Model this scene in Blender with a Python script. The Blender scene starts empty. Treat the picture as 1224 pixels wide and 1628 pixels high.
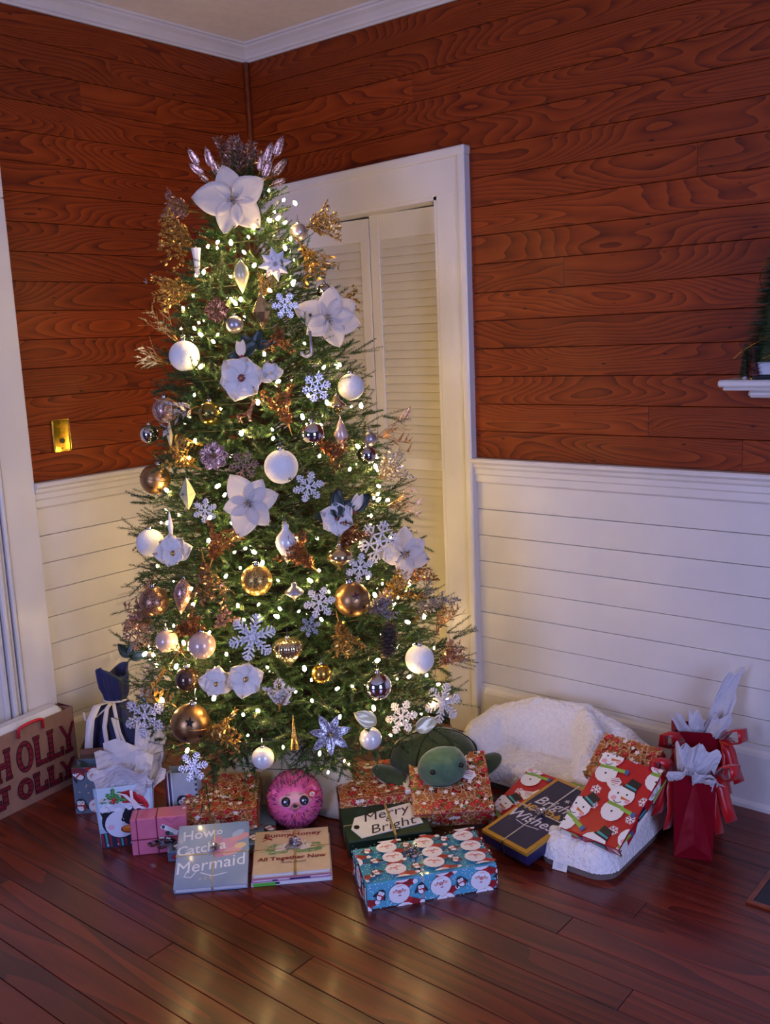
import bpy, math, random
import numpy as np
from mathutils import Vector, Matrix, Euler
rnd = random.Random(7)
C = bpy.context.scene.collection
scn = bpy.context.scene
PI = math.pi

# ------------------------------------------------------------------ camera, world, lights, exposure
CAM = Vector((3.1357, -3.0097, 1.5552)); FPX = 1551.05
YAW, PITCH, ROLL = -0.6912, 0.1789, 0.0423
fw = Vector((math.sin(YAW)*math.cos(PITCH), math.cos(YAW)*math.cos(PITCH), -math.sin(PITCH)))
r0 = Vector((math.cos(YAW), -math.sin(YAW), 0)); d0 = fw.cross(r0)
RT = r0*math.cos(ROLL) + d0*math.sin(ROLL)
DN = d0*math.cos(ROLL) - r0*math.sin(ROLL)
cd = bpy.data.cameras.new('camera'); cam = bpy.data.objects.new('camera', cd); C.objects.link(cam)
cam.matrix_world = Matrix(((RT.x, -DN.x, -fw.x, CAM.x), (RT.y, -DN.y, -fw.y, CAM.y), (RT.z, -DN.z, -fw.z, CAM.z), (0, 0, 0, 1)))
cd.sensor_fit = 'VERTICAL'; cd.sensor_height = 24.0; cd.lens = FPX/1628*24.0; cd.clip_start = .05
scn.camera = cam

scn.view_settings.view_transform = 'Standard'; scn.view_settings.look = 'None'
scn.view_settings.gamma = 1; scn.view_settings.use_curve_mapping = False
scn.view_settings.exposure = 0.0

w = bpy.data.worlds.new('room_ambience'); scn.world = w; w.use_nodes = True
w.node_tree.nodes['Background'].inputs[0].default_value = (0.40, 0.38, 0.66, 1)
w.node_tree.nodes['Background'].inputs[1].default_value = 0.075

def area(name, loc, target, sx, sy, power, col):
    l = bpy.data.lights.new(name, 'AREA'); l.shape = 'RECTANGLE'; l.size = sx; l.size_y = sy; l.energy = power; l.color = col
    o = bpy.data.objects.new(name, l); C.objects.link(o); o.location = loc
    o.rotation_euler = (Vector(target)-Vector(loc)).to_track_quat('-Z', 'Y').to_euler()
    return o
area('side_window_daylight', (5.2, -2.6, 1.35), (0.4, -0.9, .9), 1.2, 1.7, 80, (0.43, 0.50, 1.0))
area('rear_window_daylight', (1.9, -5.6, 1.3), (1.4, 0, .9), 1.2, 1.6, 94, (0.44, 0.49, 1.0))
BULB = 210.0

# pixel of the survey photograph -> point on a wall, the floor or any plane (used only to read positions off)
def ray(px, py):
    return (fw + RT*((px-612)/FPX) + DN*((py-814)/FPX)).normalized()
def on_y(px, py, Y=0.): d = ray(px, py); return CAM + d*((Y-CAM.y)/d.y)
def on_x(px, py, X=0.): d = ray(px, py); return CAM + d*((X-CAM.x)/d.x)
def on_z(px, py, Z=0.): d = ray(px, py); return CAM + d*((Z-CAM.z)/d.z)

# ------------------------------------------------------------------ materials
def lin(h):
    h = h.lstrip('#'); v = [int(h[i:i+2], 16)/255 for i in (0, 2, 4)]
    return tuple((x/12.92 if x <= .04045 else ((x+.055)/1.055)**2.4) for x in v) + (1.,)
def nt(name):
    m = bpy.data.materials.new(name); m.use_nodes = True
    return m, m.node_tree, m.node_tree.nodes['Principled BSDF']
def node(t, kind, **kw):
    n = t.nodes.new(kind)
    for k, v in kw.items():
        if k in n.inputs.keys() if hasattr(n.inputs, 'keys') else False: n.inputs[k].default_value = v
        else: setattr(n, k, v)
    return n
def L(t, a, b): t.links.new(a, b)
def mapping(t, scale=(1, 1, 1), coord='Object', rand=False):
    tc = node(t, 'ShaderNodeTexCoord'); mp = node(t, 'ShaderNodeMapping'); mp.inputs['Scale'].default_value = scale
    L(t, tc.outputs[coord], mp.inputs['Vector'])
    if rand:
        oi = node(t, 'ShaderNodeObjectInfo'); mu = node(t, 'ShaderNodeMath', operation='MULTIPLY'); mu.inputs[1].default_value = 57.
        L(t, oi.outputs['Random'], mu.inputs[0]); cx = node(t, 'ShaderNodeCombineXYZ')
        for i in range(3): L(t, mu.outputs[0], cx.inputs[i])
        L(t, cx.outputs[0], mp.inputs['Location'])
    return mp.outputs[0]
def ramp(t, fac, stops, interp='LINEAR'):
    r = node(t, 'ShaderNodeValToRGB'); e = r.color_ramp.elements; r.color_ramp.interpolation = interp
    while len(e) < len(stops): e.new(.5)
    for q, (p, c) in zip(e, stops): q.position = p; q.color = lin(c) if isinstance(c, str) else c
    L(t, fac, r.inputs[0]); return r.outputs[0]
def bump(t, b, h, strength, dist=.01):
    bp = node(t, 'ShaderNodeBump'); bp.inputs['Strength'].default_value = strength; bp.inputs['Distance'].default_value = dist
    L(t, h, bp.inputs['Height']); L(t, bp.outputs[0], b.inputs['Normal'])
def mat(name, col, rough=.5, metal=0., noise=0., nscale=30., bumps=0., bscale=60., bdist=.004, trans=0., coat=0., sheen=0., emit=0., var=0.):
    m, t, b = nt(name)
    c = lin(col); b.inputs['Base Color'].default_value = c; b.inputs['Roughness'].default_value = rough; b.inputs['Metallic'].default_value = metal
    if coat: b.inputs['Coat Weight'].default_value = coat; b.inputs['Coat Roughness'].default_value = .08
    if sheen: b.inputs['Sheen Weight'].default_value = sheen; b.inputs['Sheen Roughness'].default_value = .4
    if emit: b.inputs['Emission Color'].default_value = c; b.inputs['Emission Strength'].default_value = emit
    v = mapping(t)
    n = node(t, 'ShaderNodeTexNoise'); n.inputs['Scale'].default_value = nscale; n.inputs['Detail'].default_value = 3; L(t, v, n.inputs['Vector'])
    k = max(noise, .03)
    lo = tuple(x*(1-k) for x in c[:3]) + (1,); hi = tuple(min(1, x*(1+k*.6)) for x in c[:3]) + (1,)
    L(t, ramp(t, n.outputs['Fac'], [(.35, lo), (.65, hi)]), b.inputs['Base Color'])
    if bumps:
        n2 = node(t, 'ShaderNodeTexNoise'); n2.inputs['Scale'].default_value = bscale; n2.inputs['Detail'].default_value = 2; L(t, v, n2.inputs['Vector'])
        bump(t, b, n2.outputs['Fac'], bumps, bdist)
    if trans:
        tr = node(t, 'ShaderNodeBsdfTranslucent'); tr.inputs[0].default_value = c
        mx = node(t, 'ShaderNodeMixShader'); mx.inputs[0].default_value = trans
        L(t, b.outputs[0], mx.inputs[1]); L(t, tr.outputs[0], mx.inputs[2]); L(t, mx.outputs[0], t.nodes['Material Output'].inputs['Surface'])
    return m
def glitter(name, c1, c2, scale=420., rough=.28, metal=.75):
    m, t, b = nt(name); v = mapping(t)
    vo = node(t, 'ShaderNodeTexVoronoi'); vo.inputs['Scale'].default_value = scale; L(t, v, vo.inputs['Vector'])
    sp = node(t, 'ShaderNodeSeparateColor'); L(t, vo.outputs['Color'], sp.inputs[0])
    L(t, ramp(t, sp.outputs[0], [(.1, c1), (.9, c2)]), b.inputs['Base Color'])
    b.inputs['Metallic'].default_value = metal; b.inputs['Roughness'].default_value = rough
    bump(t, b, sp.outputs[1], .7, .002); return m
def wood(name, stops, lines=13., xs=.9, zs=7., rough=.35, coat=.3, bright=.25, knots=True, spec=.5):
    """flat-sawn pine: level lines of a stretched noise field, shifted per board"""
    m, t, b = nt(name)
    v = mapping(t, (xs, zs, zs), rand=True)
    n = node(t, 'ShaderNodeTexNoise'); n.inputs['Scale'].default_value = 1.0; n.inputs['Detail'].default_value = 1.2; n.inputs['Roughness'].default_value = .35; L(t, v, n.inputs['Vector'])
    mu = node(t, 'ShaderNodeMath', operation='MULTIPLY'); mu.inputs[1].default_value = lines; L(t, n.outputs['Fac'], mu.inputs[0])
    pp = node(t, 'ShaderNodeMath', operation='FRACT'); L(t, mu.outputs[0], pp.inputs[0])
    f = node(t, 'ShaderNodeTexNoise'); f.inputs['Scale'].default_value = 9.; f.inputs['Detail'].default_value = 4.; L(t, v, f.inputs['Vector'])
    mxx = node(t, 'ShaderNodeMix'); mxx.inputs[0].default_value = .45; L(t, pp.outputs[0], mxx.inputs[2]); L(t, f.outputs['Fac'], mxx.inputs[3])
    col = ramp(t, mxx.outputs[0], stops)
    oi = node(t, 'ShaderNodeObjectInfo'); mr = node(t, 'ShaderNodeMapRange'); mr.inputs[3].default_value = 1-bright; mr.inputs[4].default_value = 1+bright
    L(t, oi.outputs['Random'], mr.inputs[0])
    hs = node(t, 'ShaderNodeHueSaturation'); L(t, col, hs.inputs['Color']); L(t, mr.outputs[0], hs.inputs['Value'])
    out = hs.outputs[0]
    if knots:
        kv = mapping(t, (9, 26, 26), rand=True); vo = node(t, 'ShaderNodeTexVoronoi'); vo.inputs['Scale'].default_value = 1.; L(t, kv, vo.inputs['Vector'])
        kr = ramp(t, vo.outputs['Distance'], [(.05, (0.12, .08, .06, 1)), (.11, (1, 1, 1, 1))])
        mk = node(t, 'ShaderNodeMix', data_type='RGBA', blend_type='MULTIPLY'); mk.inputs[0].default_value = .85
        L(t, out, mk.inputs[6]); L(t, kr, mk.inputs[7]); out = mk.outputs[2]
    L(t, out, b.inputs['Base Color']); b.inputs['Specular IOR Level'].default_value = spec
    b.inputs['Roughness'].default_value = rough; b.inputs['Coat Weight'].default_value = coat; b.inputs['Coat Roughness'].default_value = .16
    bump(t, b, f.outputs['Fac'], .12, .003); return m
def tint_mat(name, rough=.6, metal=0., sheen=0.):
    m, t, b = nt(name); a = node(t, 'ShaderNodeAttribute'); a.attribute_name = 'tint'
    L(t, a.outputs['Color'], b.inputs['Base Color']); b.inputs['Roughness'].default_value = rough; b.inputs['Metallic'].default_value = metal
    if sheen: b.inputs['Sheen Weight'].default_value = sheen
    return m
def island_mat(name, stops, rough=.55, metal=0., trans=0.):
    m, t, b = nt(name); g = node(t, 'ShaderNodeNewGeometry')
    c = ramp(t, g.outputs['Random Per Island'], stops); L(t, c, b.inputs['Base Color'])
    b.inputs['Roughness'].default_value = rough; b.inputs['Metallic'].default_value = metal
    return m

PINE = [(.20, '#501906'), (.36, '#6d2806'), (.58, '#7b3008'), (.88, '#86390c')]
M = {}
M['pine'] = wood('varnished_pine_wall', PINE, lines=34., xs=1.15, zs=6.6, rough=.5, coat=.03, bright=.15, spec=.22)
M['bead'] = mat('varnished_pine_bead', '#7a3210', .4, noise=.3, coat=.3)
M['floor'] = wood('varnished_pine_floor', [(.10, '#3a0f08'), (.4, '#581a0d'), (.65, '#692311'), (.95, '#762c15')], lines=9, xs=.8, zs=8, rough=.31, coat=.22, bright=.28, knots=False)
M['gap'] = mat('dark_joint', '#1d0d08', .9)
M['white'] = mat('white_gloss_paint', '#cfcbc8', .32, noise=.05, nscale=4, bumps=.08, bscale=14)
M['slat'] = mat('cream_gloss_paint', '#cdc8bd', .36, noise=.05, nscale=6)
M['ceil'] = mat('ceiling_paint', '#e4dcd2', .8, noise=.04, bumps=.1, bscale=120)
M['brass'] = mat('polished_brass', '#d8b04a', .12, 1., noise=.1)
M['black'] = mat('black', '#0b0a0c', .35)
M['print'] = tint_mat('printed_ink', .45)
M['needle'] = island_mat('fir_needles', [(0, '#10250f'), (.5, '#1f3e1a'), (.85, '#30562a'), (1, '#4c6e40')], .5)
M['bark'] = mat('brown_bark', '#3a2818', .9, noise=.3)
M['wire'] = mat('dark_green_wire', '#16240f', .5)
M['bulb'] = None

# ------------------------------------------------------------------ mesh building
class MB:
    def __init__(s): s.v = []; s.f = []; s.t = []; s.mi = []
    def add(s, vs, fs, tint=None, mi=0):
        o = len(s.v); s.v += [tuple(p) for p in vs]
        for f in fs: s.f.append(tuple(i+o for i in f)); s.t.append(tint); s.mi.append(mi)
        return s
    def box(s, x0, y0, z0, x1, y1, z1, ch=0., **k):
        if ch <= 0:
            s.add([(x, y, z) for x in (x0, x1) for y in (y0, y1) for z in (z0, z1)],
                  [(0, 1, 3, 2), (4, 6, 7, 5), (0, 4, 5, 1), (2, 3, 7, 6), (0, 2, 6, 4), (1, 5, 7, 3)], **k)
        else:  # chamfered box: 24 vertices
            lo = (x0, y0, z0); hi = (x1, y1, z1); vs = []; ix = {}
            for sx in (0, 1):
                for sy in (0, 1):
                    for sz in (0, 1):
                        c = [(lo, hi)[q][i] for i, q in enumerate((sx, sy, sz))]; d = [ch if q == 0 else -ch for q in (sx, sy, sz)]
                        for a in range(3):
                            p = [c[i] + (0 if i == a else d[i]) for i in range(3)]
                            ix[(sx, sy, sz, a)] = len(vs); vs.append(p)
            fs = []
            for a in range(3):
                b, c = [i for i in range(3) if i != a]
                for q in (0, 1):
                    loop = []
                    for (u, v_) in ((0, 0), (1, 0), (1, 1), (0, 1)):
                        k3 = [0, 0, 0]; k3[a] = q; k3[b] = u; k3[c] = v_; loop.append(ix[(*k3, a)])
                    flip = (q == 0) ^ (a == 1); fs.append(tuple(loop[::-1]) if flip else tuple(loop))
            for a in range(3):
                b, c = [i for i in range(3) if i != a]
                for u in (0, 1):
                    for v_ in (0, 1):
                        e = []
                        for q in (0, 1):
                            k3 = [0, 0, 0]; k3[a] = q; k3[b] = u; k3[c] = v_; e.append((ix[(*k3, b)], ix[(*k3, c)]))
                        fs.append((e[0][0], e[0][1], e[1][1], e[1][0]))
            for sx in (0, 1):
                for sy in (0, 1):
                    for sz in (0, 1): fs.append(tuple(ix[(sx, sy, sz, a)] for a in range(3)))
            s.add(vs, fs, **k)
        return s
    def lathe(s, prof, n=16, mod=None, **k):
        vs = []; fs = []
        for (r, z) in prof:
            for i in range(n):
                a = 2*PI*i/n; rr = r*(mod(a) if mod else 1); vs.append((rr*math.cos(a), rr*math.sin(a), z))
        for j in range(len(prof)-1):
            for i in range(n): fs.append((j*n+i, j*n+(i+1) % n, (j+1)*n+(i+1) % n, (j+1)*n+i))
        fs.append(tuple(range(n))[::-1]); fs.append(tuple(range((len(prof)-1)*n, len(prof)*n)))
        return s.add(vs, fs, **k)
    def ball(s, r, c=(0, 0, 0), n=20, m=12, sc=(1, 1, 1), rot=None, **k):
        vs = [Vector((0, 0, -r))]; fs = []
        for j in range(1, m):
            ph = PI*j/m
            for i in range(n):
                a = 2*PI*i/n; vs.append(Vector((r*math.sin(ph)*math.cos(a), r*math.sin(ph)*math.sin(a), -r*math.cos(ph))))
        vs.append(Vector((0, 0, r))); T = len(vs)-1
        for i in range(n):
            fs.append((0, 1+(i+1) % n, 1+i)); fs.append((T, T-n+i, T-n+(i+1) % n))
            for j in range(m-2):
                a = 1+j*n; fs.append((a+i, a+(i+1) % n, a+n+(i+1) % n, a+n+i))
        out = []
        for p in vs:
            p = Vector((p.x*sc[0], p.y*sc[1], p.z*sc[2]))
            if rot is not None: p = rot @ p
            out.append((p.x+c[0], p.y+c[1], p.z+c[2]))
        return s.add(out, fs, **k)
    def tube(s, pts, rad, n=6, **k):
        pts = [Vector(p) for p in pts]; vs = []; fs = []
        rr = rad if isinstance(rad, (list, tuple)) else [rad]*len(pts)
        up = None
        for j, p in enumerate(pts):
            t = (pts[min(j+1, len(pts)-1)] - pts[max(j-1, 0)]).normalized()
            if up is None:
                up = t.cross(Vector((0, 0, 1)))
                if up.length < .1: up = t.cross(Vector((0, 1, 0)))
            up = (up - t*up.dot(t)).normalized(); b = t.cross(up)
            for i in range(n):
                a = 2*PI*i/n; q = p + (up*math.cos(a) + b*math.sin(a))*rr[j]; vs.append(tuple(q))
        for j in range(len(pts)-1):
            for i in range(n): fs.append((j*n+i, j*n+(i+1) % n, (j+1)*n+(i+1) % n, (j+1)*n+i))
        fs.append(tuple(range(n))[::-1]); fs.append(tuple(range((len(pts)-1)*n, len(pts)*n)))
        return s.add(vs, fs, **k)
    def prism(s, pts2, z0, z1, **k):
        n = len(pts2); s.add([(x, y, z0) for x, y in pts2] + [(x, y, z1) for x, y in pts2],
              [tuple(range(n))[::-1], tuple(range(n, 2*n))] + [(i, (i+1) % n, n+(i+1) % n, n+i) for i in range(n)], **k)
        return s
    def extr(s, prof, path_a, path_b, frame, **k):
        """profile (u,v) swept straight from a to b; frame = (U,V) directions"""
        U, V = map(Vector, frame); a, b = Vector(path_a), Vector(path_b); n = len(prof)
        vs = [a+U*u+V*v for u, v in prof] + [b+U*u+V*v for u, v in prof]
        return s.add(vs, [tuple(range(n))[::-1], tuple(range(n, 2*n))] + [(i, (i+1) % n, n+(i+1) % n, n+i) for i in range(n)], **k)
    def grid(s, nu, nv, fn, **k):
        vs = [tuple(fn(i/(nu-1), j/(nv-1))) for j in range(nv) for i in range(nu)]
        fs = [(j*nu+i, j*nu+i+1, (j+1)*nu+i+1, (j+1)*nu+i) for j in range(nv-1) for i in range(nu-1)]
        return s.add(vs, fs, **k)
    def xf(s, mtx, o=0):
        s.v[o:] = [tuple(mtx @ Vector(p)) for p in s.v[o:]]; return s
    def mesh(s, name, m, smooth=False):
        me = bpy.data.meshes.new(name); me.from_pydata(s.v, [], s.f)
        for q in (m if isinstance(m, (list, tuple)) else [m]): me.materials.append(q)
        if any(t is not None for t in s.t):
            a = me.attributes.new('tint', 'FLOAT_COLOR', 'FACE')
            cache = {}
            buf = []
            for t in s.t:
                t = t or '#ffffff'
                if t not in cache: cache[t] = lin(t)
                buf += cache[t]
            a.data.foreach_set('color', buf)
        if any(s.mi): me.polygons.foreach_set('material_index', s.mi)
        if smooth: me.polygons.foreach_set('use_smooth', [True]*len(me.polygons))
        me.update(); return me
def obj(name, mb, m, parent=None, smooth=False, loc=None, rot=None):
    me = mb if isinstance(mb, bpy.types.Mesh) else mb.mesh(name, m, smooth)
    o = bpy.data.objects.new(name, me); C.objects.link(o)
    if parent is not None: o.parent = parent
    if loc is not None: o.location = loc
    if rot is not None: o.rotation_euler = rot
    return o
def tag(o, label, cat, group=None):
    o['label'] = label; o['category'] = cat
    if group: o['group'] = group
    return o
def thing(name, label, cat, loc=(0, 0, 0), rot=(0, 0, 0), group=None):
    o = bpy.data.objects.new(name, None); o.empty_display_size = .05; C.objects.link(o); o.location = loc; o.rotation_euler = rot
    return tag(o, label, cat, group)
def struct(name, mb, m, parent=None, **k):
    o = obj(name, mb, m, parent, **k)
    if parent is None: o['kind'] = 'structure'
    return o
def sstruct(name):
    o = bpy.data.objects.new(name, None); C.objects.link(o); o['kind'] = 'structure'; return o
def smooth_angle(o, deg=35):
    o.data.set_sharp_from_angle(angle=math.radians(deg))

# ------------------------------------------------------------------ flat printing on a surface
class Sheet:
    def __init__(s, o, u, v, w_, h_, lift=.0004):
        s.o = Vector(o); s.u = Vector(u).normalized(); s.v = Vector(v).normalized(); s.n = s.u.cross(s.v)
        s.w = w_; s.h = h_; s.mb = MB(); s.k = 0; s.lift = lift
    def poly(s, pts, col, step=True):
        for (ax, side, lim) in ((0, 1, 0.), (0, -1, s.w), (1, 1, 0.), (1, -1, s.h)):
            out = []
            for i in range(len(pts)):
                a, b = pts[i-1], pts[i]; da = (a[ax]-lim)*side; db = (b[ax]-lim)*side
                if (da >= 0) != (db >= 0):
                    f = da/(da-db); out.append((a[0]+(b[0]-a[0])*f, a[1]+(b[1]-a[1])*f))
                if db >= 0: out.append(b)
            pts = out
            if len(pts) < 3: return s
        if step: s.k += 1
        z = s.lift + s.k*.000012
        s.mb.add([s.o + s.u*x + s.v*y + s.n*z for x, y in pts], [tuple(range(len(pts)))], tint=col); return s
    def ell(s, cx, cy, rx, ry, col, rot=0., n=14, a0=0., a1=2*PI):
        c, q = math.cos(rot), math.sin(rot); pts = []
        for i in range(n):
            a = a0 + (a1-a0)*i/(n if a1-a0 > 6.2 else n-1); x = rx*math.cos(a); y = ry*math.sin(a); pts.append((cx+c*x-q*y, cy+q*x+c*y))
        return s.poly(pts, col)
    def line(s, pts, wd, col):
        s.k += 1
        for a, b in zip(pts, pts[1:]):
            dx, dy = b[0]-a[0], b[1]-a[1]; l = math.hypot(dx, dy) or 1; nx, ny = -dy/l*wd/2, dx/l*wd/2; ex, ey = dx/l*wd*.3, dy/l*wd*.3
            s.poly([(a[0]+nx-ex, a[1]+ny-ey), (a[0]-nx-ex, a[1]-ny-ey), (b[0]-nx+ex, b[1]-ny+ey), (b[0]+nx+ex, b[1]+ny+ey)], col, step=False)
        return s
    def rect(s, x0, y0, x1, y1, col): return s.poly([(x0, y0), (x1, y0), (x1, y1), (x0, y1)], col)
    def text(s, string, cx, cy, size, col, shear=0., bold=0., rot=0., xs=1.):
        vs, fs = text_tris(string, shear, bold); s.k += 1
        c, q = math.cos(rot), math.sin(rot)
        P = [(cx + c*x*size*xs - q*y*size, cy + q*x*size*xs + c*y*size) for x, y in vs]
        for f in fs: s.poly([P[i] for i in f], col, step=False)
        return s
    def T(s, cx, cy, sc, rot=0.): return Loc(s, cx, cy, sc, rot)
class Loc:
    """a motif's own coordinates on a sheet"""
    def __init__(s, sh, cx, cy, sc, rot): s.s = sh; s.cx = cx; s.cy = cy; s.k = sc; s.c = math.cos(rot); s.q = math.sin(rot); s.r = rot
    def p(s, x, y): return (s.cx + s.k*(s.c*x-s.q*y), s.cy + s.k*(s.q*x+s.c*y))
    def ell(s, x, y, rx, ry, col, rot=0., **k): X = s.p(x, y); s.s.ell(X[0], X[1], rx*s.k, ry*s.k, col, s.r+rot, **k)
    def poly(s, pts, col): s.s.poly([s.p(*a) for a in pts], col)
    def line(s, pts, wd, col): s.s.line([s.p(*a) for a in pts], wd*s.k, col)
_tc = {}
def text_tris(string, shear=0., bold=0.):
    key = (string, shear, bold)
    if key not in _tc:
        cu = bpy.data.curves.new('t', 'FONT'); cu.body = string; cu.align_x = 'CENTER'; cu.align_y = 'CENTER'; cu.shear = shear; cu.offset = bold; cu.resolution_u = 2
        o = bpy.data.objects.new('t', cu); C.objects.link(o); bpy.context.view_layer.update()
        me = o.evaluated_get(bpy.context.evaluated_depsgraph_get()).to_mesh()
        vs = [(v.co.x, v.co.y) for v in me.vertices]; me.calc_loop_triangles(); fs = [tuple(q.vertices) for q in me.loop_triangles]
        o.evaluated_get(bpy.context.evaluated_depsgraph_get()).to_mesh_clear()
        bpy.data.objects.remove(o); bpy.data.curves.remove(cu); _tc[key] = (vs, fs)
    return _tc[key]
def prints(parent, *sheets, name='print'):
    mb = MB()
    for s in sheets: mb.v, o = mb.v, 0; mb.add(s.mb.v, s.mb.f); mb.t[-len(s.mb.f):] = s.mb.t
    if mb.f: return obj(name, mb, M['print'], parent)

# ------------------------------------------------------------------ room shell
def plank_bm(l, h, t, ch=.0014):
    return MB().box(0, 0, .0009, l, t, h-.0009, ch)
ZR = 1.094; ZC = 2.686; CEIL = 2.745; PP = .0995
fl = sstruct('floor')
obj('subfloor', MB().box(-.1, -4.6, -.06, 4.6, .1, -.022), M['gap'], fl)
FW = .0885
row = 0; y = -.0
while y > -3.2:
    x = -.0 - rnd.random()*1.2
    while x < 4.2:
        l = rnd.uniform(1.3, 2.6); x1 = min(x+l, 4.4); xa = max(x, -.02)
        if x1 - xa > .1:
            obj('plank', MB().box(0, 0, -.02, x1-xa-.0012, FW-.0014, 0, .0012), M['floor'], fl, loc=(xa, y-FW+.0005 if row else y-FW, 0))
        x = x1 + .0006
        if x1 >= 4.4: break
    y -= FW; row += 1
# wall backing
wl = sstruct('wall_left'); wb = sstruct('wall_back')
obj('backing', MB().box(-.14, -4.6, 0, -.012, .14, CEIL+.02), M['gap'], wl)
bk = MB(); bk.box(-.0, .012, 0, .165, .14, CEIL+.02); bk.box(.972, .012, 0, 4.6, .14, CEIL+.02); bk.box(.165, .012, 2.03, .972, .14, CEIL+.02); bk.box(.165, .14, 0, .972, .2, 2.1)
obj('backing', bk, M['gap'], wb)
# board courses: local x along the wall, local y into the wall, z up
def course(parent, name, m, z0, z1, segs, wall):
    for (a, b) in segs:
        mb = plank_bm(b-a-.0004, z1-z0, .014)
        if wall == 'back': obj(name, mb, m, parent, loc=(a, -.002+rnd.uniform(-.0006, .0006), z0))
        else: obj(name, mb, m, parent, loc=(-.012+rnd.uniform(-.0006, .0006)-.0+.014-.0, a, z0), rot=(0, 0, PI/2))
def cuts(a, b, p=.45):
    segs = []; s = a
    if rnd.random() < p and b-a > 1.:
        c = rnd.uniform(a+.3, b-.3); segs = [(a, c), (c, b)]
    else: segs = [(a, b)]
    return segs
k = 0; z = ZR
while z < ZC+.04:
    z1 = min(z+PP, CEIL)
    if z1 - z > .02:
        if z < 2.17: sb = [(.0, .05)] + cuts(1.098, 4.3, .55)
        else: sb = cuts(0, 4.3, .9)
        course(wb, 'plank', M['pine'], z, z1, sb, 'back')
        if z < 2.1: sl = [(-1.175, 0)]
        else: sl = cuts(-3.6, 0, 1.) if k != 14 else [(-3.6, -.68), (-.68, 0)]
        course(wl, 'plank', M['pine'], z, z1, sl, 'left')
    z = z1; k += 1
zs = [1.0, .90, .80, .70, .60, .50, .40, .30, .215]
for a, b in zip(zs[1:], zs):
    course(wb, 'wainscot_board', M['white'], a, b, [(0, .05)], 'back')
    course(wb, 'wainscot_board', M['white'], a, b, [(1.098, 4.3)], 'back')
    course(wl, 'wainscot_board', M['white'], a, b, [(-1.175, 0)], 'left')
struct('ceiling', MB().box(-.14, -4.6, CEIL, 4.6, .14, CEIL+.08), M['ceil'])
# trims: rail, crown, baseboard (profile u = out of the wall, v = up)
RAIL = [(0, 0), (.036, 0), (.040, -.006), (.040, -.013), (.034, -.019), (.029, -.022), (.027, -.033), (.020, -.041), (.020, -.058), (.015, -.064), (.015, -.088), (.009, -.094), (0, -.097)]
CROWN = [(0, 0), (.010, 0), (.013, .006), (.020, .010), (.024, .018), (.040, .034), (.055, .044), (.058, .050), (.066, .053), (.068, CEIL-ZC), (0, CEIL-ZC)]
BASE = [(0, 0), (.030, 0), (.030, .012), (.024, .020), (.020, .024), (.020, .180), (.017, .190), (.010, .200), (.008, .215), (0, .215)]
struct('trim_1', MB().extr(RAIL, (1.098, 0, ZR), (4.3, 0, ZR), ((0, -1, 0), (0, 0, 1))), M['white'])
struct('trim_2', MB().extr(RAIL, (0, -1.172, ZR), (0, 0, ZR), ((1, 0, 0), (0, 0, 1))), M['white'])
struct('trim_3', MB().extr(CROWN, (0, 0, ZC), (4.3, 0, ZC), ((0, -1, 0), (0, 0, 1))), M['white'])
struct('trim_4', MB().extr(CROWN, (0, -4.3, ZC), (0, 0, ZC), ((1, 0, 0), (0, 0, 1))), M['white'])
bead = MB().tube([(.012, -.012, ZR), (.012, -.012, ZC)], .013, 10)
struct('trim_5', bead, M['bead'], smooth=True)
struct('baseboard_back', MB().extr(BASE, (1.098, 0, 0), (4.3, 0, 0), ((0, -1, 0), (0, 0, 1))), M['white'])
struct('baseboard_left', MB().extr(BASE, (0, -1.172, 0), (0, 0, 0), ((1, 0, 0), (0, 0, 1))), M['white'])
# closet door with louvres in the back wall
d1 = sstruct('door_1')
def casing_side(x0, x1, top, outer):
    mb = MB().box(x0, -.024, 0, x1, .012, top-.02, .002)
    xo = x1 if outer > 0 else x0
    mb.box(xo-.024 if outer > 0 else xo-.006, -.038, 0, xo+.006 if outer > 0 else xo+.024, .012, top-.022, .004); return mb
obj('casing', casing_side(.968, 1.096, 2.195, 1), M['white'], d1)
obj('casing', casing_side(.045, .170, 2.17, -1), M['white'], d1)
hd = MB().box(.045, -.026, 2.047, 1.096, .012, 2.19, .002); hd.box(.036, -.041, 2.170, 1.1045, .011, 2.203, .004)
for i, v in enumerate(hd.v): hd.v[i] = (v[0], v[1], v[2] + (v[0]-1.1)*.027)
obj('head_casing', hd, M['white'], d1)
jb = MB().box(.954, -.02, 0, .969, .14, 2.05); jb.box(.168, -.02, 0, .183, .14, 2.03); jb.box(.168, -.02, 2.035, .969, .14, 2.062)
jb.v = [(v[0], v[1], v[2] + ((v[0]-1.1)*.027 if v[2] > 2 else 0)) for v in jb.v]
obj('jamb', jb, M['white'], d1)
YD = .062
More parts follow.
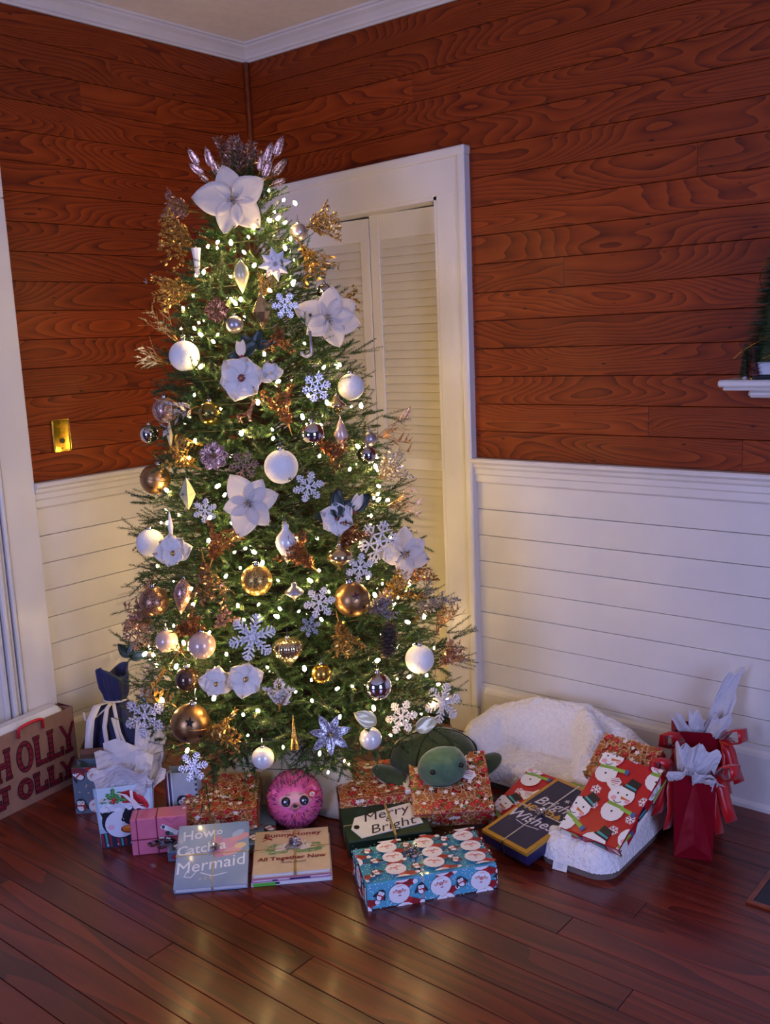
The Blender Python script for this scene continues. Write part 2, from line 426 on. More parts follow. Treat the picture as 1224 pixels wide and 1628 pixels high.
def louvre_panel(x0, x1, hi):
    lo = .012
    fr = MB(); sw = .047
    fr.box(x0, YD, lo, x0+sw, YD+.03, hi, .002); fr.box(x1-sw, YD, lo, x1, YD+.03, hi, .002)
    for (a, b) in ((lo, .14), (1.02, 1.068), (1.925, hi)): fr.box(x0+sw, YD+.001, a, x1-sw, YD+.029, b, .002)
    p = obj('door_panel', fr, M['white'], d1)
    sl = MB(); wd = x1-x0-2*sw
    hgt = .0325; 
    sl.add([(0, .001, 0), (wd, .001, 0), (wd, .018, hgt+.006), (0, .018, hgt+.006), (0, .010, -.002), (wd, .010, -.002), (wd, .024, hgt+.002), (0, .024, hgt+.002)],
           [(0, 1, 2, 3), (7, 6, 5, 4), (0, 4, 5, 1), (3, 2, 6, 7), (0, 3, 7, 4), (1, 5, 6, 2)])
    me = sl.mesh('slat', M['slat'])
    for (a, b) in ((.14, 1.02), (1.068, 1.925)):
        n = int(round((b-a)/hgt)); 
        for i in range(n): obj('slat', me, None, p, loc=(x0+sw, YD-.0, a + (b-a)*i/n))
louvre_panel(.190, .570, 2.013); louvre_panel(.574, .952, 2.024)
# panelled door and casing in the left wall, at the edge of the picture
d2 = sstruct('door_2')
mb = MB().box(-.012, -1.292, 0, .024, -1.172, 2.058, .003)
obj('casing', mb, M['white'], d2)
mb = MB()
for (ya, yb, xa) in ((-1.306, -1.294, .030), (-1.322, -1.310, .018), (-1.342, -1.326, .026), (-1.366, -1.346, .010)):
    mb.box(-.012, ya, 0, xa, yb, 2.06, .004)
obj('door_stop', mb, M['white'], d2)
obj('door_panel', MB().box(-.012, -2.1, .01, -.001, -1.35, 2.06, .002), M['white'], d2)
obj('head_casing', MB().box(-.012, -2.2, 2.06, .024, -1.172, 2.191, .003), M['white'], d2)
# ------------------------------------------------------------------ mantel, hearth, wall fittings
M['greytrim'] = mat('mantel_paint', '#c6c4c6', .4, noise=.05)
a = on_y(1140, 607, -.2); zt = a.z + .004; x0 = a.x
t = thing('mantel_shelf', 'white stepped mantel shelf jutting in from the right edge above the white wainscot', 'shelf', (x0, 0, zt))
sh = MB().box(0, -.2, -.020, 1.5, .0, 0, .005); obj('shelf_board', sh, M['greytrim'], t)
obj('moulding', MB().box(.012, -.192, -.030, 1.5, 0, -.020, .004).box(.075, -.165, -.052, 1.5, 0, -.030, .008), M['greytrim'], t)
obj('bed_moulding', MB().tube([(.16, -.125, -.066), (1.5, -.125, -.066)], .018, 10).box(.15, -.12, -.085, 1.5, 0, -.052), M['greytrim'], t, smooth=False)
obj('frieze', MB().box(.30, -.06, -.30, 1.5, 0, -.085, .004), M['greytrim'], t)
hx = 2.318
t = thing('hearth', 'dark slate hearth with a narrow wooden border at the lower right edge', 'hearth', (hx, 0, 0))
obj('hearth_slab', MB().box(.016, -.545, 0, 1.4, -.03, .006, .002), mat('slate_hearth', '#20202a', .5, noise=.3, nscale=20), t)
obj('border', MB().box(0, -.561, 0, 1.4, -.545, .008, .002).box(0, -.545, 0, .016, -.031, .008, .002), M['bead'], t)

def bottle_brush(name, label, cat, loc, h, r, m, n, blen, base_col, group=None, snow=None):
    t = thing(name, label, cat, loc, group=group)
    obj('stand', MB().lathe([(r*.38, 0), (r*.38, .006), (r*.12, .012), (r*.09, h*.14)], 14), base_col, t)
    mb = MB()
    rr = random.Random(int(h*1000))
    for i in range(n):
        f = rr.random()**1.25; z = h*(.10+.90*f); a = rr.random()*2*PI
        R = r*(1-f)**.8*rr.uniform(.86, 1.04) + .004
        p = Vector((0, 0, z)); q = Vector((R*math.cos(a), R*math.sin(a), z+rr.uniform(-.01, .012)))
        s = Vector((-math.sin(a), math.cos(a), rr.uniform(-.8, .8))).normalized()*blen
        mb.add([p.lerp(q, .45)-s, p.lerp(q, .45)+s, q], [(0, 1, 2)])
    b = obj('bristles', mb, m, t); b['kind'] = 'stuff'
    obj('core', MB().lathe([(r*.60, h*.10), (r*.5, h*.25), (r*.26, h*.6), (.002, h*.95)], 12), m, t)
    return t
M['brush_green'] = island_mat('green_bristle', [(0, '#0f1f12'), (.7, '#1f3a20'), (1, '#5d7a6a')], .6)
M['brush_red'] = island_mat('rust_bristle', [(0, '#3a1512'), (.8, '#5c231b'), (1, '#94605a')], .6)
p = on_y(1243, 597, -.115)
bt = bottle_brush('bottle_brush_tree', 'tall dark green bottle brush tree with a thin wire strand on the mantel', 'decoration', (p.x, p.y, zt), .50, .125, M['brush_green'], 5200, .0016, M['bark'])
wr = MB()
for k in range(3):
    wr.tube([(.13*(1-f)**.8*math.cos(3.6+k+f*7)*1.02, .13*(1-f)**.8*math.sin(3.6+k+f*7)*1.02, .06+f*.4) for f in [i/18 for i in range(13)]], .0011, 4)
obj('wire_strand', wr, M['brass'], bt)
p = on_y(1185, 598, -.15); bottle_brush('bottle_brush_tree', 'small dark green bottle brush tree at the left end of the mantel', 'decoration', (p.x, p.y, zt), .095, .021, M['brush_green'], 900, .001, M['greytrim'])
p = on_y(1198, 599, -.165); bottle_brush('bottle_brush_tree', 'small rust red bottle brush tree on the mantel beside the white cutout tree', 'decoration', (p.x, p.y, zt), .115, .024, M['brush_red'], 1000, .001, M['brass'])
p = on_y(1225, 599, -.14)
tp = []; 
for (hw, z) in ((.055, .012), (.030, .058), (.040, .058), (.022, .098), (.029, .098), (.012, .135)): tp.append((hw, z))
outl = [(x, z) for x, z in tp] + [(0, .165)] + [(-x, z) for x, z in tp[::-1]]
wt = obj('cutout_tree', MB().prism(outl, -.009, .009).xf(Matrix.Rotation(PI/2, 4, 'X')), M['greytrim'], loc=(p.x, p.y, zt), rot=(0, 0, .35))
tag(wt, 'white flat wooden cutout tree on the mantel at the right edge', 'decoration')
obj('foot', MB().box(-.05, -.02, 0, .05, .02, .013, .002), M['black'], wt)

pa = on_x(78, 666); pb = on_x(113, 718)
t = thing('wall_plate', 'shiny brass wall plate on the pine boards at the left', 'wall plate', (.004, (pa.y+pb.y)/2, (pa.z+pb.z)/2), (0, 0, PI/2))
pw, ph = .072, .118
obj('plate', MB().box(-pw/2, -.0055, -ph/2, pw/2, 0, ph/2, .0045), M['brass'], t)
obj('rim', MB().box(-pw/2, -.0095, -ph/2, -pw/2+.007, -.003, ph/2, .003).box(pw/2-.007, -.0095, -ph/2, pw/2, -.003, ph/2, .003).box(-pw/2, -.0095, -ph/2, pw/2, -.003, -ph/2+.007, .003).box(-pw/2, -.0095, ph/2-.007, pw/2, -.003, ph/2, .003), M['brass'], t)
obj('jack', MB().lathe([(.0085, 0), (.0085, .004), (.006, .005)], 14).xf(Matrix.Translation((0, -.006, -.018)) @ Matrix.Rotation(PI/2, 4, 'X')), M['black'], t)
for s in (-1, 1): obj('screw', MB().lathe([(.0042, 0), (.0038, .0012), (.001, .0018)], 10).xf(Matrix.Translation((0, -.0068, s*.046)) @ Matrix.Rotation(PI/2, 4, 'X')), M['brass'], t)
p = on_x(229, 448)
tag(obj('wall_hook', MB().tube([(0, 0, .012), (.012, 0, .010), (.016, 0, 0), (.012, 0, -.008), (.006, 0, -.004)], .0025, 6).lathe([(.006, -.002), (.006, .002)], 8), mat('steel', '#b9b9bd', .3, 1.), loc=p), 'tiny metal hook on the pine wall left of the tree', 'hook')

# ------------------------------------------------------------------ wrapping-paper motifs
def santa(l):
    l.poly([(-.30, .18), (.12, .62), (.62, .30), (.30, .02)], '#b5222b'); l.poly([(.30, .55), (.75, .42), (.62, .20), (.2, .3)], '#8f1a24')
    l.ell(.72, .34, .11, .11, '#e8e6ea'); l.ell(0, -.08, .46, .44, '#e9e4e6'); l.ell(.02, .06, .30, .21, '#dda79c')
    l.ell(0, -.22, .34, .24, '#e9e4e6'); l.poly([(-.42, .10), (-.30, .24), (.34, .22), (.40, .06)], '#efedf0'); l.ell(.02, .0, .10, .085, '#d07f80')
    l.ell(-.12, .1, .03, .03, '#2a2430'); l.ell(.16, .1, .03, .03, '#2a2430'); l.ell(.02, -.17, .07, .03, '#b54d54')
def penguin(l, scarf='#a8232d'):
    l.ell(0, 0, .34, .46, '#1e2030'); l.ell(-.34, -.05, .09, .28, '#1e2030', -.5); l.ell(.34, -.05, .09, .28, '#1e2030', .5)
    l.ell(0, -.08, .24, .32, '#e9edf2'); l.ell(-.1, .17, .13, .13, '#e9edf2'); l.ell(.1, .17, .13, .13, '#e9edf2')
    l.ell(-.08, .19, .03, .03, '#14141c'); l.ell(.08, .19, .03, .03, '#14141c'); l.poly([(-.06, .12), (.06, .12), (0, .03)], '#d98a2e')
    l.poly([(-.3, .02), (.3, .02), (.27, -.08), (-.27, -.08)], scarf); l.poly([(.1, -.02), (.26, -.02), (.3, -.3), (.16, -.3)], scarf)
def star(l, r, col, r2=.45, n=5):
    pts = [(r*(1 if i % 2 == 0 else r2)*math.sin(PI*i/n), r*(1 if i % 2 == 0 else r2)*math.cos(PI*i/n)) for i in range(2*n)]
    for i in range(2*n): l.poly([(0, 0), pts[i], pts[(i+1) % (2*n)]], col)
def flake(l, r, col):
    for k in range(6):
        a = k*PI/3; c, s = math.cos(a), math.sin(a); f = lambda u, v: (c*u-s*v, s*u+c*v)
        l.line([f(0, 0), f(r, 0)], r*.17, col); l.line([f(r*.5, 0), f(r*.8, r*.32)], r*.15, col); l.line([f(r*.5, 0), f(r*.8, -r*.32)], r*.15, col)
def ginger(l):
    for (x, y, rx, ry, rt) in ((0, .32, .19, .19, 0), (0, -.02, .17, .26, 0), (-.27, .1, .2, .1, -.35), (.27, .1, .2, .1, .35), (-.15, -.36, .11, .22, -.35), (.15, -.36, .11, .22, .35)):
        l.ell(x, y, rx+.035, ry+.035, '#d9a878', rt)
    for (x, y, rx, ry, rt) in ((0, .32, .19, .19, 0), (0, -.02, .17, .26, 0), (-.27, .1, .2, .1, -.35), (.27, .1, .2, .1, .35), (-.15, -.36, .11, .22, -.35), (.15, -.36, .11, .22, .35)):
        l.ell(x, y, rx, ry, '#9c5b2a', rt)
    l.ell(-.07, .36, .025, .025, '#1e1512'); l.ell(.07, .36, .025, .025, '#1e1512'); l.line([(-.09, .25), (0, .21), (.09, .25)], .025, '#e8dcd4')
    for y in (.07, -.06): l.ell(0, y, .035, .035, '#b01f28')
    for s in (-1, 1): l.line([(s*.36, .2), (s*.42, .04)], .03, '#e8dcd4'); l.line([(s*.12, -.47), (s*.27, -.43)], .03, '#e8dcd4')
def snowman(l):
    l.ell(-.10, -.48, .40, .40, '#e8e3dc'); l.ell(0, .14, .46, .40, '#ece7e0')
    l.poly([(-.34, -.12), (.24, -.26), (.22, -.38), (-.38, -.24)], '#7fa63c'); l.poly([(.12, -.26), (.66, -.42), (.62, -.56), (.14, -.40)], '#8db545'); l.poly([(.56, -.38), (.72, -.42), (.66, -.62), (.54, -.56)], '#3d5c8e')
    l.ell(-.24, .02, .10, .09, '#e3a3ab'); l.ell(.28, -.06, .10, .09, '#e3a3ab'); l.ell(-.14, .22, .035, .04, '#17171b'); l.ell(.18, .20, .035, .04, '#17171b')
    l.poly([(0, .12), (.02, .0), (.40, -.02)], '#cc6a2c'); l.line([(-.2, -.08), (-.12, -.15), (0, -.15), (.06, -.09)], .03, '#1d1a20')
    l.poly([(-.02, .50), (.40, .36), (.52, .72), (.14, .86)], '#191a20'); l.poly([(-.10, .50), (.44, .32), (.46, .38), (-.07, .57)], '#191a20'); l.poly([(.0, .54), (.42, .40), (.44, .47), (.03, .62)], '#3f9a9c')
    l.ell(-.12, -.5, .04, .04, '#17171b')
def gtag(l, name='Merry'):
    l.poly([(-.42, .12), (-.2, .22), (.25, .30), (.46, .10), (.40, -.2), (.1, -.42), (-.18, -.2)], '#e6ddd6')
    l.line([(-.1, .16), (.3, .2)], .03, '#a33b3f'); l.line([(-.08, .06), (.34, .09)], .05, '#a33b3f'); l.line([(-.02, -.04), (.3, -.03)], .03, '#a33b3f'); l.line([(.02, -.14), (.22, -.14)], .03, '#6b8a4a')
def pat_santa(s, r):
    y = -.01; k = 0
    for _ in range(int(s.w*s.h*9000)): s.ell(r.uniform(0, s.w), r.uniform(0, s.h), .0016, .0016, '#cfe2ea', n=6)
    while y < s.h+.04:
        x = -.02 + (k % 2)*.05 + .005; j = k
        while x < s.w+.05:
            if j % 2 == 0: santa(s.T(x+r.uniform(-.005, .005), y+r.uniform(-.006, .006), .066, r.uniform(-.25, .35)))
            else: penguin(s.T(x+.002, y-.006, .038, r.uniform(-.6, .6)))
            x += .058; j += 1
        y += .058; k += 1
def pat_ginger(s, r):
    k = 0; y = -.01
    while y < s.h+.04:
        x = -.01 + (k % 2)*.022
        while x < s.w+.04:
            l = s.T(x+r.uniform(-.005, .005), y+r.uniform(-.005, .005), .052, r.uniform(0, 6.28)); ginger(l); x += .044
        y += .038; k += 1
    for _ in range(int(s.w*s.h*1500)):
        l = s.T(r.uniform(0, s.w), r.uniform(0, s.h), .009, r.uniform(0, 6.28)); q = r.random()
        if q < .45: l.ell(0, 0, 1, .8, '#b01522'); l.ell(.2, .2, .3, .3, '#d85a60')
        elif q < .7: star(l, 1.2, '#e8d8c8', .5)
        elif q < .85: l.ell(0, 0, 1., .45, '#4c6a2c')
        else: l.ell(0, 0, .6, .6, '#e6ddd6')
def pat_snow(s, r):
    flk = [(.03, .05), (.155, .05), (.185, .10), (.11, .085), (.04, .155), (.195, .165), (.06, .105), (.02, .27), (.20, .25), (.11, .29)]
    for (x, y) in flk: l = s.T(x, y, r.uniform(.011, .017), r.random()); flake(l, 1., '#e9e5e4')
    for (x, y, rt) in ((.125, .150, .15), (.018, .070, -.1), (.120, -.022, .1), (.035, .262, .35), (.222, .03, .2), (.20, .285, .2)): snowman(s.T(x, y, .088, rt))

def ribbon_bands(t, w_, d_, h_, m, xw=.012, at=(0, .5)):
    mb = MB(); e = .0012
    xc = at[0]; yc = d_*at[1]
    mb.box(xc-xw/2, -e, -.0, xc+xw/2, d_+e, h_+e); mb.box(-w_/2-e, yc-xw/2, 0, w_/2+e, yc+xw/2, h_+e)
    return obj('ribbon', mb, m, t)
def bow_mesh(r, n, seed, wd=.008):
    q = random.Random(seed); mb = MB()
    for i in range(n):
        a = 2*PI*i/n + q.uniform(-.3, .3); el = q.uniform(.2, 1.2); R = r*q.uniform(.65, 1.1); d = Vector((math.cos(a)*math.cos(el), math.sin(a)*math.cos(el), math.sin(el))); sd = d.cross(Vector((0, 0, 1))).normalized()*wd/2
        up = d.cross(sd).normalized(); pts = []
        for k in range(9):
            f = k/8*2*PI; c = d*(R*.5*(1-math.cos(f))) + up*(R*.28*math.sin(f)); pts += [c-sd, c+sd]
        mb.add(pts, [(2*k, 2*k+1, 2*k+3, 2*k+2) for k in range(8)])
    return mb
def gift(label, loc, rz, w_, d_, h_, m, pattern=None, tilt=0., seed=1, name='wrapped_gift', cat='gift', group=None, ch=.003, sides=('top', 'front', 'right', 'left')):
    t = thing(name, label, cat, loc, (tilt, 0, math.radians(rz)), group)
    obj('wrapped_box' if pattern else 'box', MB().box(-w_/2, 0, 0, w_/2, d_, h_, ch), m, t)
    S = {'top': Sheet((-w_/2, 0, h_), (1, 0, 0), (0, 1, 0), w_, d_), 'front': Sheet((-w_/2, 0, 0), (1, 0, 0), (0, 0, 1), w_, h_),
         'right': Sheet((w_/2, 0, 0), (0, 1, 0), (0, 0, 1), d_, h_), 'left': Sheet((-w_/2, d_, 0), (0, -1, 0), (0, 0, 1), d_, h_)}
    if pattern:
        for i, k in enumerate(sides): pattern(S[k], random.Random(seed+i))
    return t, S
M['silver'] = mat('silver_foil_ribbon', '#c9c9d2', .18, 1., noise=.1)
M['cord'] = mat('gold_cord', '#b8a06a', .4, .5)
M['bluewrap'] = mat('light_blue_gift_wrap', '#4fa3bd', .22, noise=.04, coat=.4, bumps=.12, bscale=25, bdist=.01)
M['gingerwrap'] = mat('red_brown_gift_wrap', '#9c2a22', .3, noise=.2, coat=.3, bumps=.2, bscale=25, bdist=.01)
M['redwrap'] = mat('red_gift_wrap', '#b3131f', .35, noise=.04, coat=.2, bumps=.1, bscale=20, bdist=.01)
M['navy'] = mat('navy_card', '#1c1c4a', .4, noise=.06)
M['gold'] = mat('gold_foil_card', '#c08f30', .35, .35, noise=.1)
M['paper'] = mat('paper_pages', '#dcd8d4', .7)

# light blue box with santas
t, S = gift('light blue box wrapped in santa and penguin paper with a silver curl bow', (1.618, -1.035, 0), 52.5, .376, .196, .078, M['bluewrap'], pat_santa, seed=3)
prints(t, *S.values())
ribbon_bands(t, .376, .196, .078, M['silver'], .007, (-.03, .55))
b = obj('bow', bow_mesh(.034, 11, 5), M['silver'], t); b.location = (-.03, .108, .08)
# dark navy box
t, S = gift('navy box edged in gold reading Bright Holiday Wishes, before the white sherpa bed', (1.667, -.737, .014), -13, .188, .345, .046, M['navy'], None, tilt=.17)
obj('lid_border', MB().box(-.0945, -.0005, .034, .0945, .3455, .0466, .001), M['gold'], t)
s = S['top']; s.lift = .0010; s.rect(.013, .013, .175, .332, '#191a3e')
s.text('Bright', .098, .222, .058, '#cfcbd6', .25, .01, .06); s.text('HOLIDAY', .094, .176, .042, '#c99a3c', .0, .02, .06); s.text('Wishes.', .092, .128, .058, '#cfcbd6', .25, .01, .06)
star(s.T(.115, .262, .012), 1., '#cfcbd6', .35, 6)
for i in range(14): s.ell(.03+.125*((i*.37) % 1), .09+.19*((i*.61) % 1), .0016, .0016, '#c99a3c', n=6)
s.line([(.035, .176), (.155, .182)], .003, '#c99a3c'); s.line([(.05, .1), (.09, .094), (.14, .104)], .003, '#cfcbd6')
prints(t, s)
rb = MB().box(-.006, -.0015, 0, -.001, .347, .0482).box(-.0965, .165, 0, .0965, .170, .0482); obj('ribbon', rb, M['silver'], t)
b = obj('bow', bow_mesh(.026, 8, 9, .006), M['silver'], t); b.location = (-.003, .168, .048)
# dark green box with a tag
M['dkgreen'] = mat('dark_green_card', '#14301f', .45, noise=.06)
t, S = gift('dark green box with a white Merry and Bright tag behind the santa box', (1.362, -.905, 0), 50.5, .262, .185, .055, M['dkgreen'], None, tilt=.10)
tg = thing_part = MB().prism([(-.113, .035), (-.092, .125), (.100, .160), (.117, .060), (-.088, .005)][::-1] if False else [(-.088, .008), (.112, .045), (.096, .162), (-.092, .118), (-.112, .060)], .056, .0585)
obj('tag', tg, M['paper'], t)
s = Sheet((-.131, 0, .0585), (1, 0, 0), (0, 1, 0), .262, .185)
s.text('Merry', .135, .118, .062, '#241c2a', .35, .0, .17); s.text('&', .139, .087, .036, '#241c2a', .3, .0, .17); s.text('Bright', .144, .052, .062, '#241c2a', .35, .0, .17)
s.ell(.037, .066, .0075, .009, '#1c1218'); s.ell(.037, .066, .0095, .011, '#4a3a36'); s.ell(.037, .066, .0075, .009, '#140c12')
prints(t, s)
obj('ribbon', MB().box(.012, -.001, 0, .019, .186, .0600).box(-.132, .085, 0, .132, .0875, .0566), M['cord'], t)
# gingerbread gifts
t, S = gift('gingerbread-print gift with a white strap behind the dark green box', (1.225, -.79, .0), 47, .255, .22, .10, M['gingerwrap'], pat_ginger, tilt=.06, seed=11); prints(t, S['top'], S['front'], S['left'])
st = MB().box(-.128, -.002, 0, -.128, 0, 0); 
obj('strap', MB().box(.085, -.0015, 0, .130, .221, .112, .003), M['paper'], t)
t, S = gift('large gingerbread-print gift with a heart-shaped printed tag below the turtle head', (1.445, -.690, .02), 42, .255, .235, .06, M['gingerwrap'], pat_ginger, tilt=.42, seed=23)
gtag(S['top'].T(.185, .135, .062, .15)); prints(t, S['top'], S['front'], S['right'])
t, S = gift('gingerbread-print gift lying under the left branches of the tree', (.882, -1.165, .036), 42, .235, .19, .075, M['gingerwrap'], pat_ginger, tilt=.16, seed=31); prints(t, S['top'], S['front'], S['right'])
# flat gift under it
t, S = gift('flat pale blue gift under the small gingerbread gift, behind the mermaid book', (.955, -1.225, 0), 46, .33, .26, .034, mat('pale_blue_wrap', '#63798f', .3, noise=.1, coat=.3), None)
for (x, y) in ((.03, .03), (.09, .06), (.26, .04), (.31, .09), (.3, .015)): penguin(S['top'].T(x, y, .05, .6), '#a23040')
for (x, y) in ((.2, .05), (.24, .1), (.14, .02)): S['top'].poly([(x, y), (x+.05, y+.012), (x+.05, y+.02), (x, y+.01)], '#a23040')
for x in (.03, .12, .21, .3): S['front'].ell(x, .016, .02, .01, '#a23040'); S['front'].ell(x+.03, .02, .008, .008, '#dfe6ea')
prints(t, S['top'], S['front'])
# snowman gifts on and beside the sherpa bed
def from_left(px, py, z, rz, w_):
    p = on_z(px, py, z); a_ = math.radians(rz); return (p.x+w_/2*math.cos(a_), p.y+w_/2*math.sin(a_), z)
t, S = gift('red snowman-print gift partly hidden behind the navy box', from_left(768, 1310, .0, -6, .235), -6, .235, .265, .028, M['redwrap'], pat_snow, tilt=.30, seed=2); gtag(S['top'].T(.07, .15, .06, .1)); prints(t, S['top'])
t, S = gift('large red snowman-print gift lying on the front of the sherpa bed', from_left(895, 1326, .085, -6, .20), -6, .20, .285, .035, M['redwrap'], pat_snow, tilt=.55, seed=5); gtag(S['top'].T(.075, .195, .062, .1)); prints(t, S['top'], S['front'], S['right'])
t, S = gift('gingerbread-print gift leaning on the sherpa bed behind the large snowman gift', from_left(932, 1238, .17, -6, .205), -6, .205, .155, .03, M['gingerwrap'], pat_ginger, tilt=.62, seed=44); gtag(S['top'].T(.055, .075, .06, .1)); prints(t, S['top'], S['front'])
# books
def book(label, loc, rz, w_, d_, h_, cover, tilt=0., name='picture_book', spine='front'):
    t = thing(name, label, 'book', loc, (tilt, 0, math.radians(rz)))
    obj('cover', MB().box(-w_/2, 0, h_-.003, w_/2, d_, h_, .001).box(-w_/2, 0, 0, w_/2, d_, .003, .001).box(-w_/2, 0, .001, -w_/2+.004, d_, h_-.001, .001), cover, t)
    obj('pages', MB().box(-w_/2+.003, .003, .003, w_/2-.004, d_-.004, h_-.003), M['paper'], t)
    return t, Sheet((-w_/2, 0, h_), (1, 0, 0), (0, 1, 0), w_, d_)
t, s = book('grey blue picture book titled How to Catch a Mermaid, tied with thin cord', (1.070, -1.372, 0), 44, .212, .222, .020, mat('grey_blue_cover', '#7d93ad', .35, noise=.1, nscale=9, coat=.3), tilt=math.radians(24))
for (x, y, rx, ry, rt, c) in ((.150, .145, .030, .020, .3, '#b98a9c'), (.185, .165, .030, .012, .3, '#c78f92'), (.125, .115, .022, .016, -.3, '#b4788f'), (.165, .118, .030, .014, .35, '#c7959c'), (.18, .18, .02, .01, .5, '#9fb0c4'), (.12, .155, .016, .022, 0, '#a97f98'), (.188, .135, .018, .010, .2, '#d0b48c')): s.ell(x, y, rx, ry, c, rt)
s.text('How', .060, .184, .048, '#cdd3dc', .1, .01, .12); s.text('to', .118, .190, .034, '#cdd3dc', .1, .01, .12); s.text('Catch a', .072, .134, .047, '#cdd3dc', .1, .01, .12); s.text('Mermaid', .102, .076, .057, '#d6dbe2', .12, 0., .10)
s.line([(.036, .058), (.028, .040), (.048, .036), (.06, .052)], .003, '#cdd3dc'); s.line([(.075, .05), (.11, .036), (.15, .044)], .003, '#cdd3dc'); s.text('* * *', .09, .025, .022, '#c7b39a')
prints(t, s)
obj('cord', MB().box(.003, -.0012, 0, .0055, .2232, .0212).box(-.1072, .112, 0, .1072, .1145, .0212), M['cord'], t)
b = obj('bow', bow_mesh(.022, 7, 3, .005), M['silver'], t); b.location = (.008, .13, .021)
# stack of picture books tied up
BX, BY, BR = 1.236, -1.208, 44.5
stack = [('white picture book with a green corner, bottom of the tied stack', .236, .258, .012, '#c9c9d2', 0), ('pink edged picture book in the middle of the tied stack', .232, .254, .010, '#b06f92', .5)]
z = 0
for i, (lb, w_, d_, h_, c, da) in enumerate(stack):
    t, s = book(lb, (BX, BY, z), BR+da, w_, d_, h_, mat('book_cover_%d' % i, c, .4), 0); z += h_
    if i == 0: f = Sheet((-w_/2, 0, 0), (1, 0, 0), (0, 0, 1), w_, h_); f.rect(.006, .001, .07, .011, '#4fae3a'); f.rect(.07, .004, .082, .010, '#1c2233'); prints(t, f)
    else: f = Sheet((-w_/2, 0, 0), (1, 0, 0), (0, 0, 1), w_, h_); f.rect(.06, .002, .075, .006, '#3a2a5c'); f.rect(.11, .002, .17, .007, '#3a2a5c'); prints(t, f)
t, s = book('cream picture book titled Bunny My Honey, top of the tied stack', (BX-.003, BY+.004, z), BR, .228, .250, .013, mat('cream_cover', '#cdb99e', .4, noise=.05, coat=.2), 0)
q = random.Random(3)
s.text('* Anita Jeram *', .114, .238, .013, '#6f3d33', .1); s.text('Bunny', .070, .218, .033, '#7c2f28', .0, .025); s.text('My', .112, .212, .022, '#7c2f28', .3, .01); s.text('Honey', .160, .218, .033, '#7c2f28', .0, .025)
for i in range(60): s.ell(.03+.17*q.random(), .108+.055*q.random()**1.4, q.uniform(.006, .02), q.uniform(.003, .007), q.choice(['#7f9a6a', '#93a878', '#6d8a66', '#a9b58c']))
for i in range(26): x = .03+.17*q.random(); y = .105+.05*q.random(); s.line([(x, y), (x+q.uniform(-.008, .008), y+.012)], .0018, '#5c7a58')
for (x, y, k) in ((.085, .140, 1.), (.13, .152, 1.15), (.155, .135, .8)):
    s.ell(x, y, .020*k, .016*k, '#cfc6c8'); s.ell(x+.014*k, y+.016*k, .011*k, .011*k, '#d6cdce'); s.ell(x+.010*k, y+.032*k, .004*k, .013*k, '#cbb7b4', .25); s.ell(x+.020*k, y+.031*k, .004*k, .013*k, '#cbb7b4', -.3); s.ell(x+.018*k, y+.019*k, .0016, .0016, '#241a1a'); s.ell(x-.01*k, y-.014*k, .012*k, .005*k, '#d6cdce')
s.text('All Together Now', .114, .078, .027, '#7c2f28', .05, .025, .0); s.text('Anita Jeram', .118, .054, .016, '#5c3a33', .3)
prints(t, s)
obj('ribbon', MB().box(.006, -.0015, -.022, .014, .2515, .0145).box(-.1155, .135, .0125, .1155, .138, .0145), M['cord'], t)
b = obj('bow', bow_mesh(.032, 9, 12), M['silver'], t); b.location = (.008, .14, .0145)
# pink box
t, S = gift('pink wrapped box with a crumpled silver bow and a white name tag', (.778, -1.322, 0), 46.5, .172, .070, .120, mat('pink_gift_wrap', '#c56a86', .35, noise=.06, coat=.3, bumps=.1, bscale=20, bdist=.01), None, tilt=-.0)
s = S['front']; s.lift = .0016; s.poly([(.098, .098), (.146, .070), (.138, .056), (.090, .086)], '#d3d8dc'); s.ell(.1, .088, .005, .006, '#2d3a44'); s.line([(.112, .084), (.135, .07)], .0015, '#8f98a2')
s.ell(.112, .066, .008, .008, '#28323c'); s.ell(.122, .063, .006, .005, '#3c7c6c')
s.line([(.10, .119), (.125, .10), (.15, .119)], .0012, '#8f4560')
prints(t, s)
M['rose_ribbon'] = mat('rose_ribbon', '#7c2f44', .4)
obj('ribbon', MB().box(-.008, -.0012, 0, -.004, .071, .1212).box(-.0872, -.0012, .050, .0872, .071, .054).box(-.068, -.0012, 0, -.065, .071, .1212), M['rose_ribbon'], t)
b = obj('bow', bow_mesh(.028, 16, 21, .010), M['silver'], t); b.location = (.010, -.004, .040); b.rotation_euler = (PI/2, 0, 0); b.scale = (1.6, .75, .8)

# ------------------------------------------------------------------ gift bags
def bag_mesh(w_, d_, h_, flare=0., gus=.3, folds=True):
    g = d_*gus; mb = MB(); tf = flare
    bot = [(-w_/2, 0), (w_/2, 0), (w_/2, d_/2), (w_/2, d_), (-w_/2, d_), (-w_/2, d_/2)]
    mid = [(-w_/2-tf/2, -tf*.25), (w_/2+tf/2, -tf*.25), (w_/2-g*.5, d_/2), (w_/2+tf/2, d_+tf*.2), (-w_/2-tf/2, d_+tf*.2), (-w_/2+g*.5, d_/2)]
    top = [(-w_/2-tf, -tf*.5), (w_/2+tf, -tf*.5), (w_/2-g, d_/2), (w_/2+tf, d_+tf*.4), (-w_/2-tf, d_+tf*.4), (-w_/2+g, d_/2)]
    vs = [(*p, 0) for p in bot] + [(*p, h_*.5) for p in mid] + [(*p, h_) for p in top]
    fs = [tuple(range(6))[::-1]] + [(k*6+i, k*6+(i+1) % 6, (k+1)*6+(i+1) % 6, (k+1)*6+i) for k in (0, 1) for i in range(6)]
    return mb.add(vs, fs)
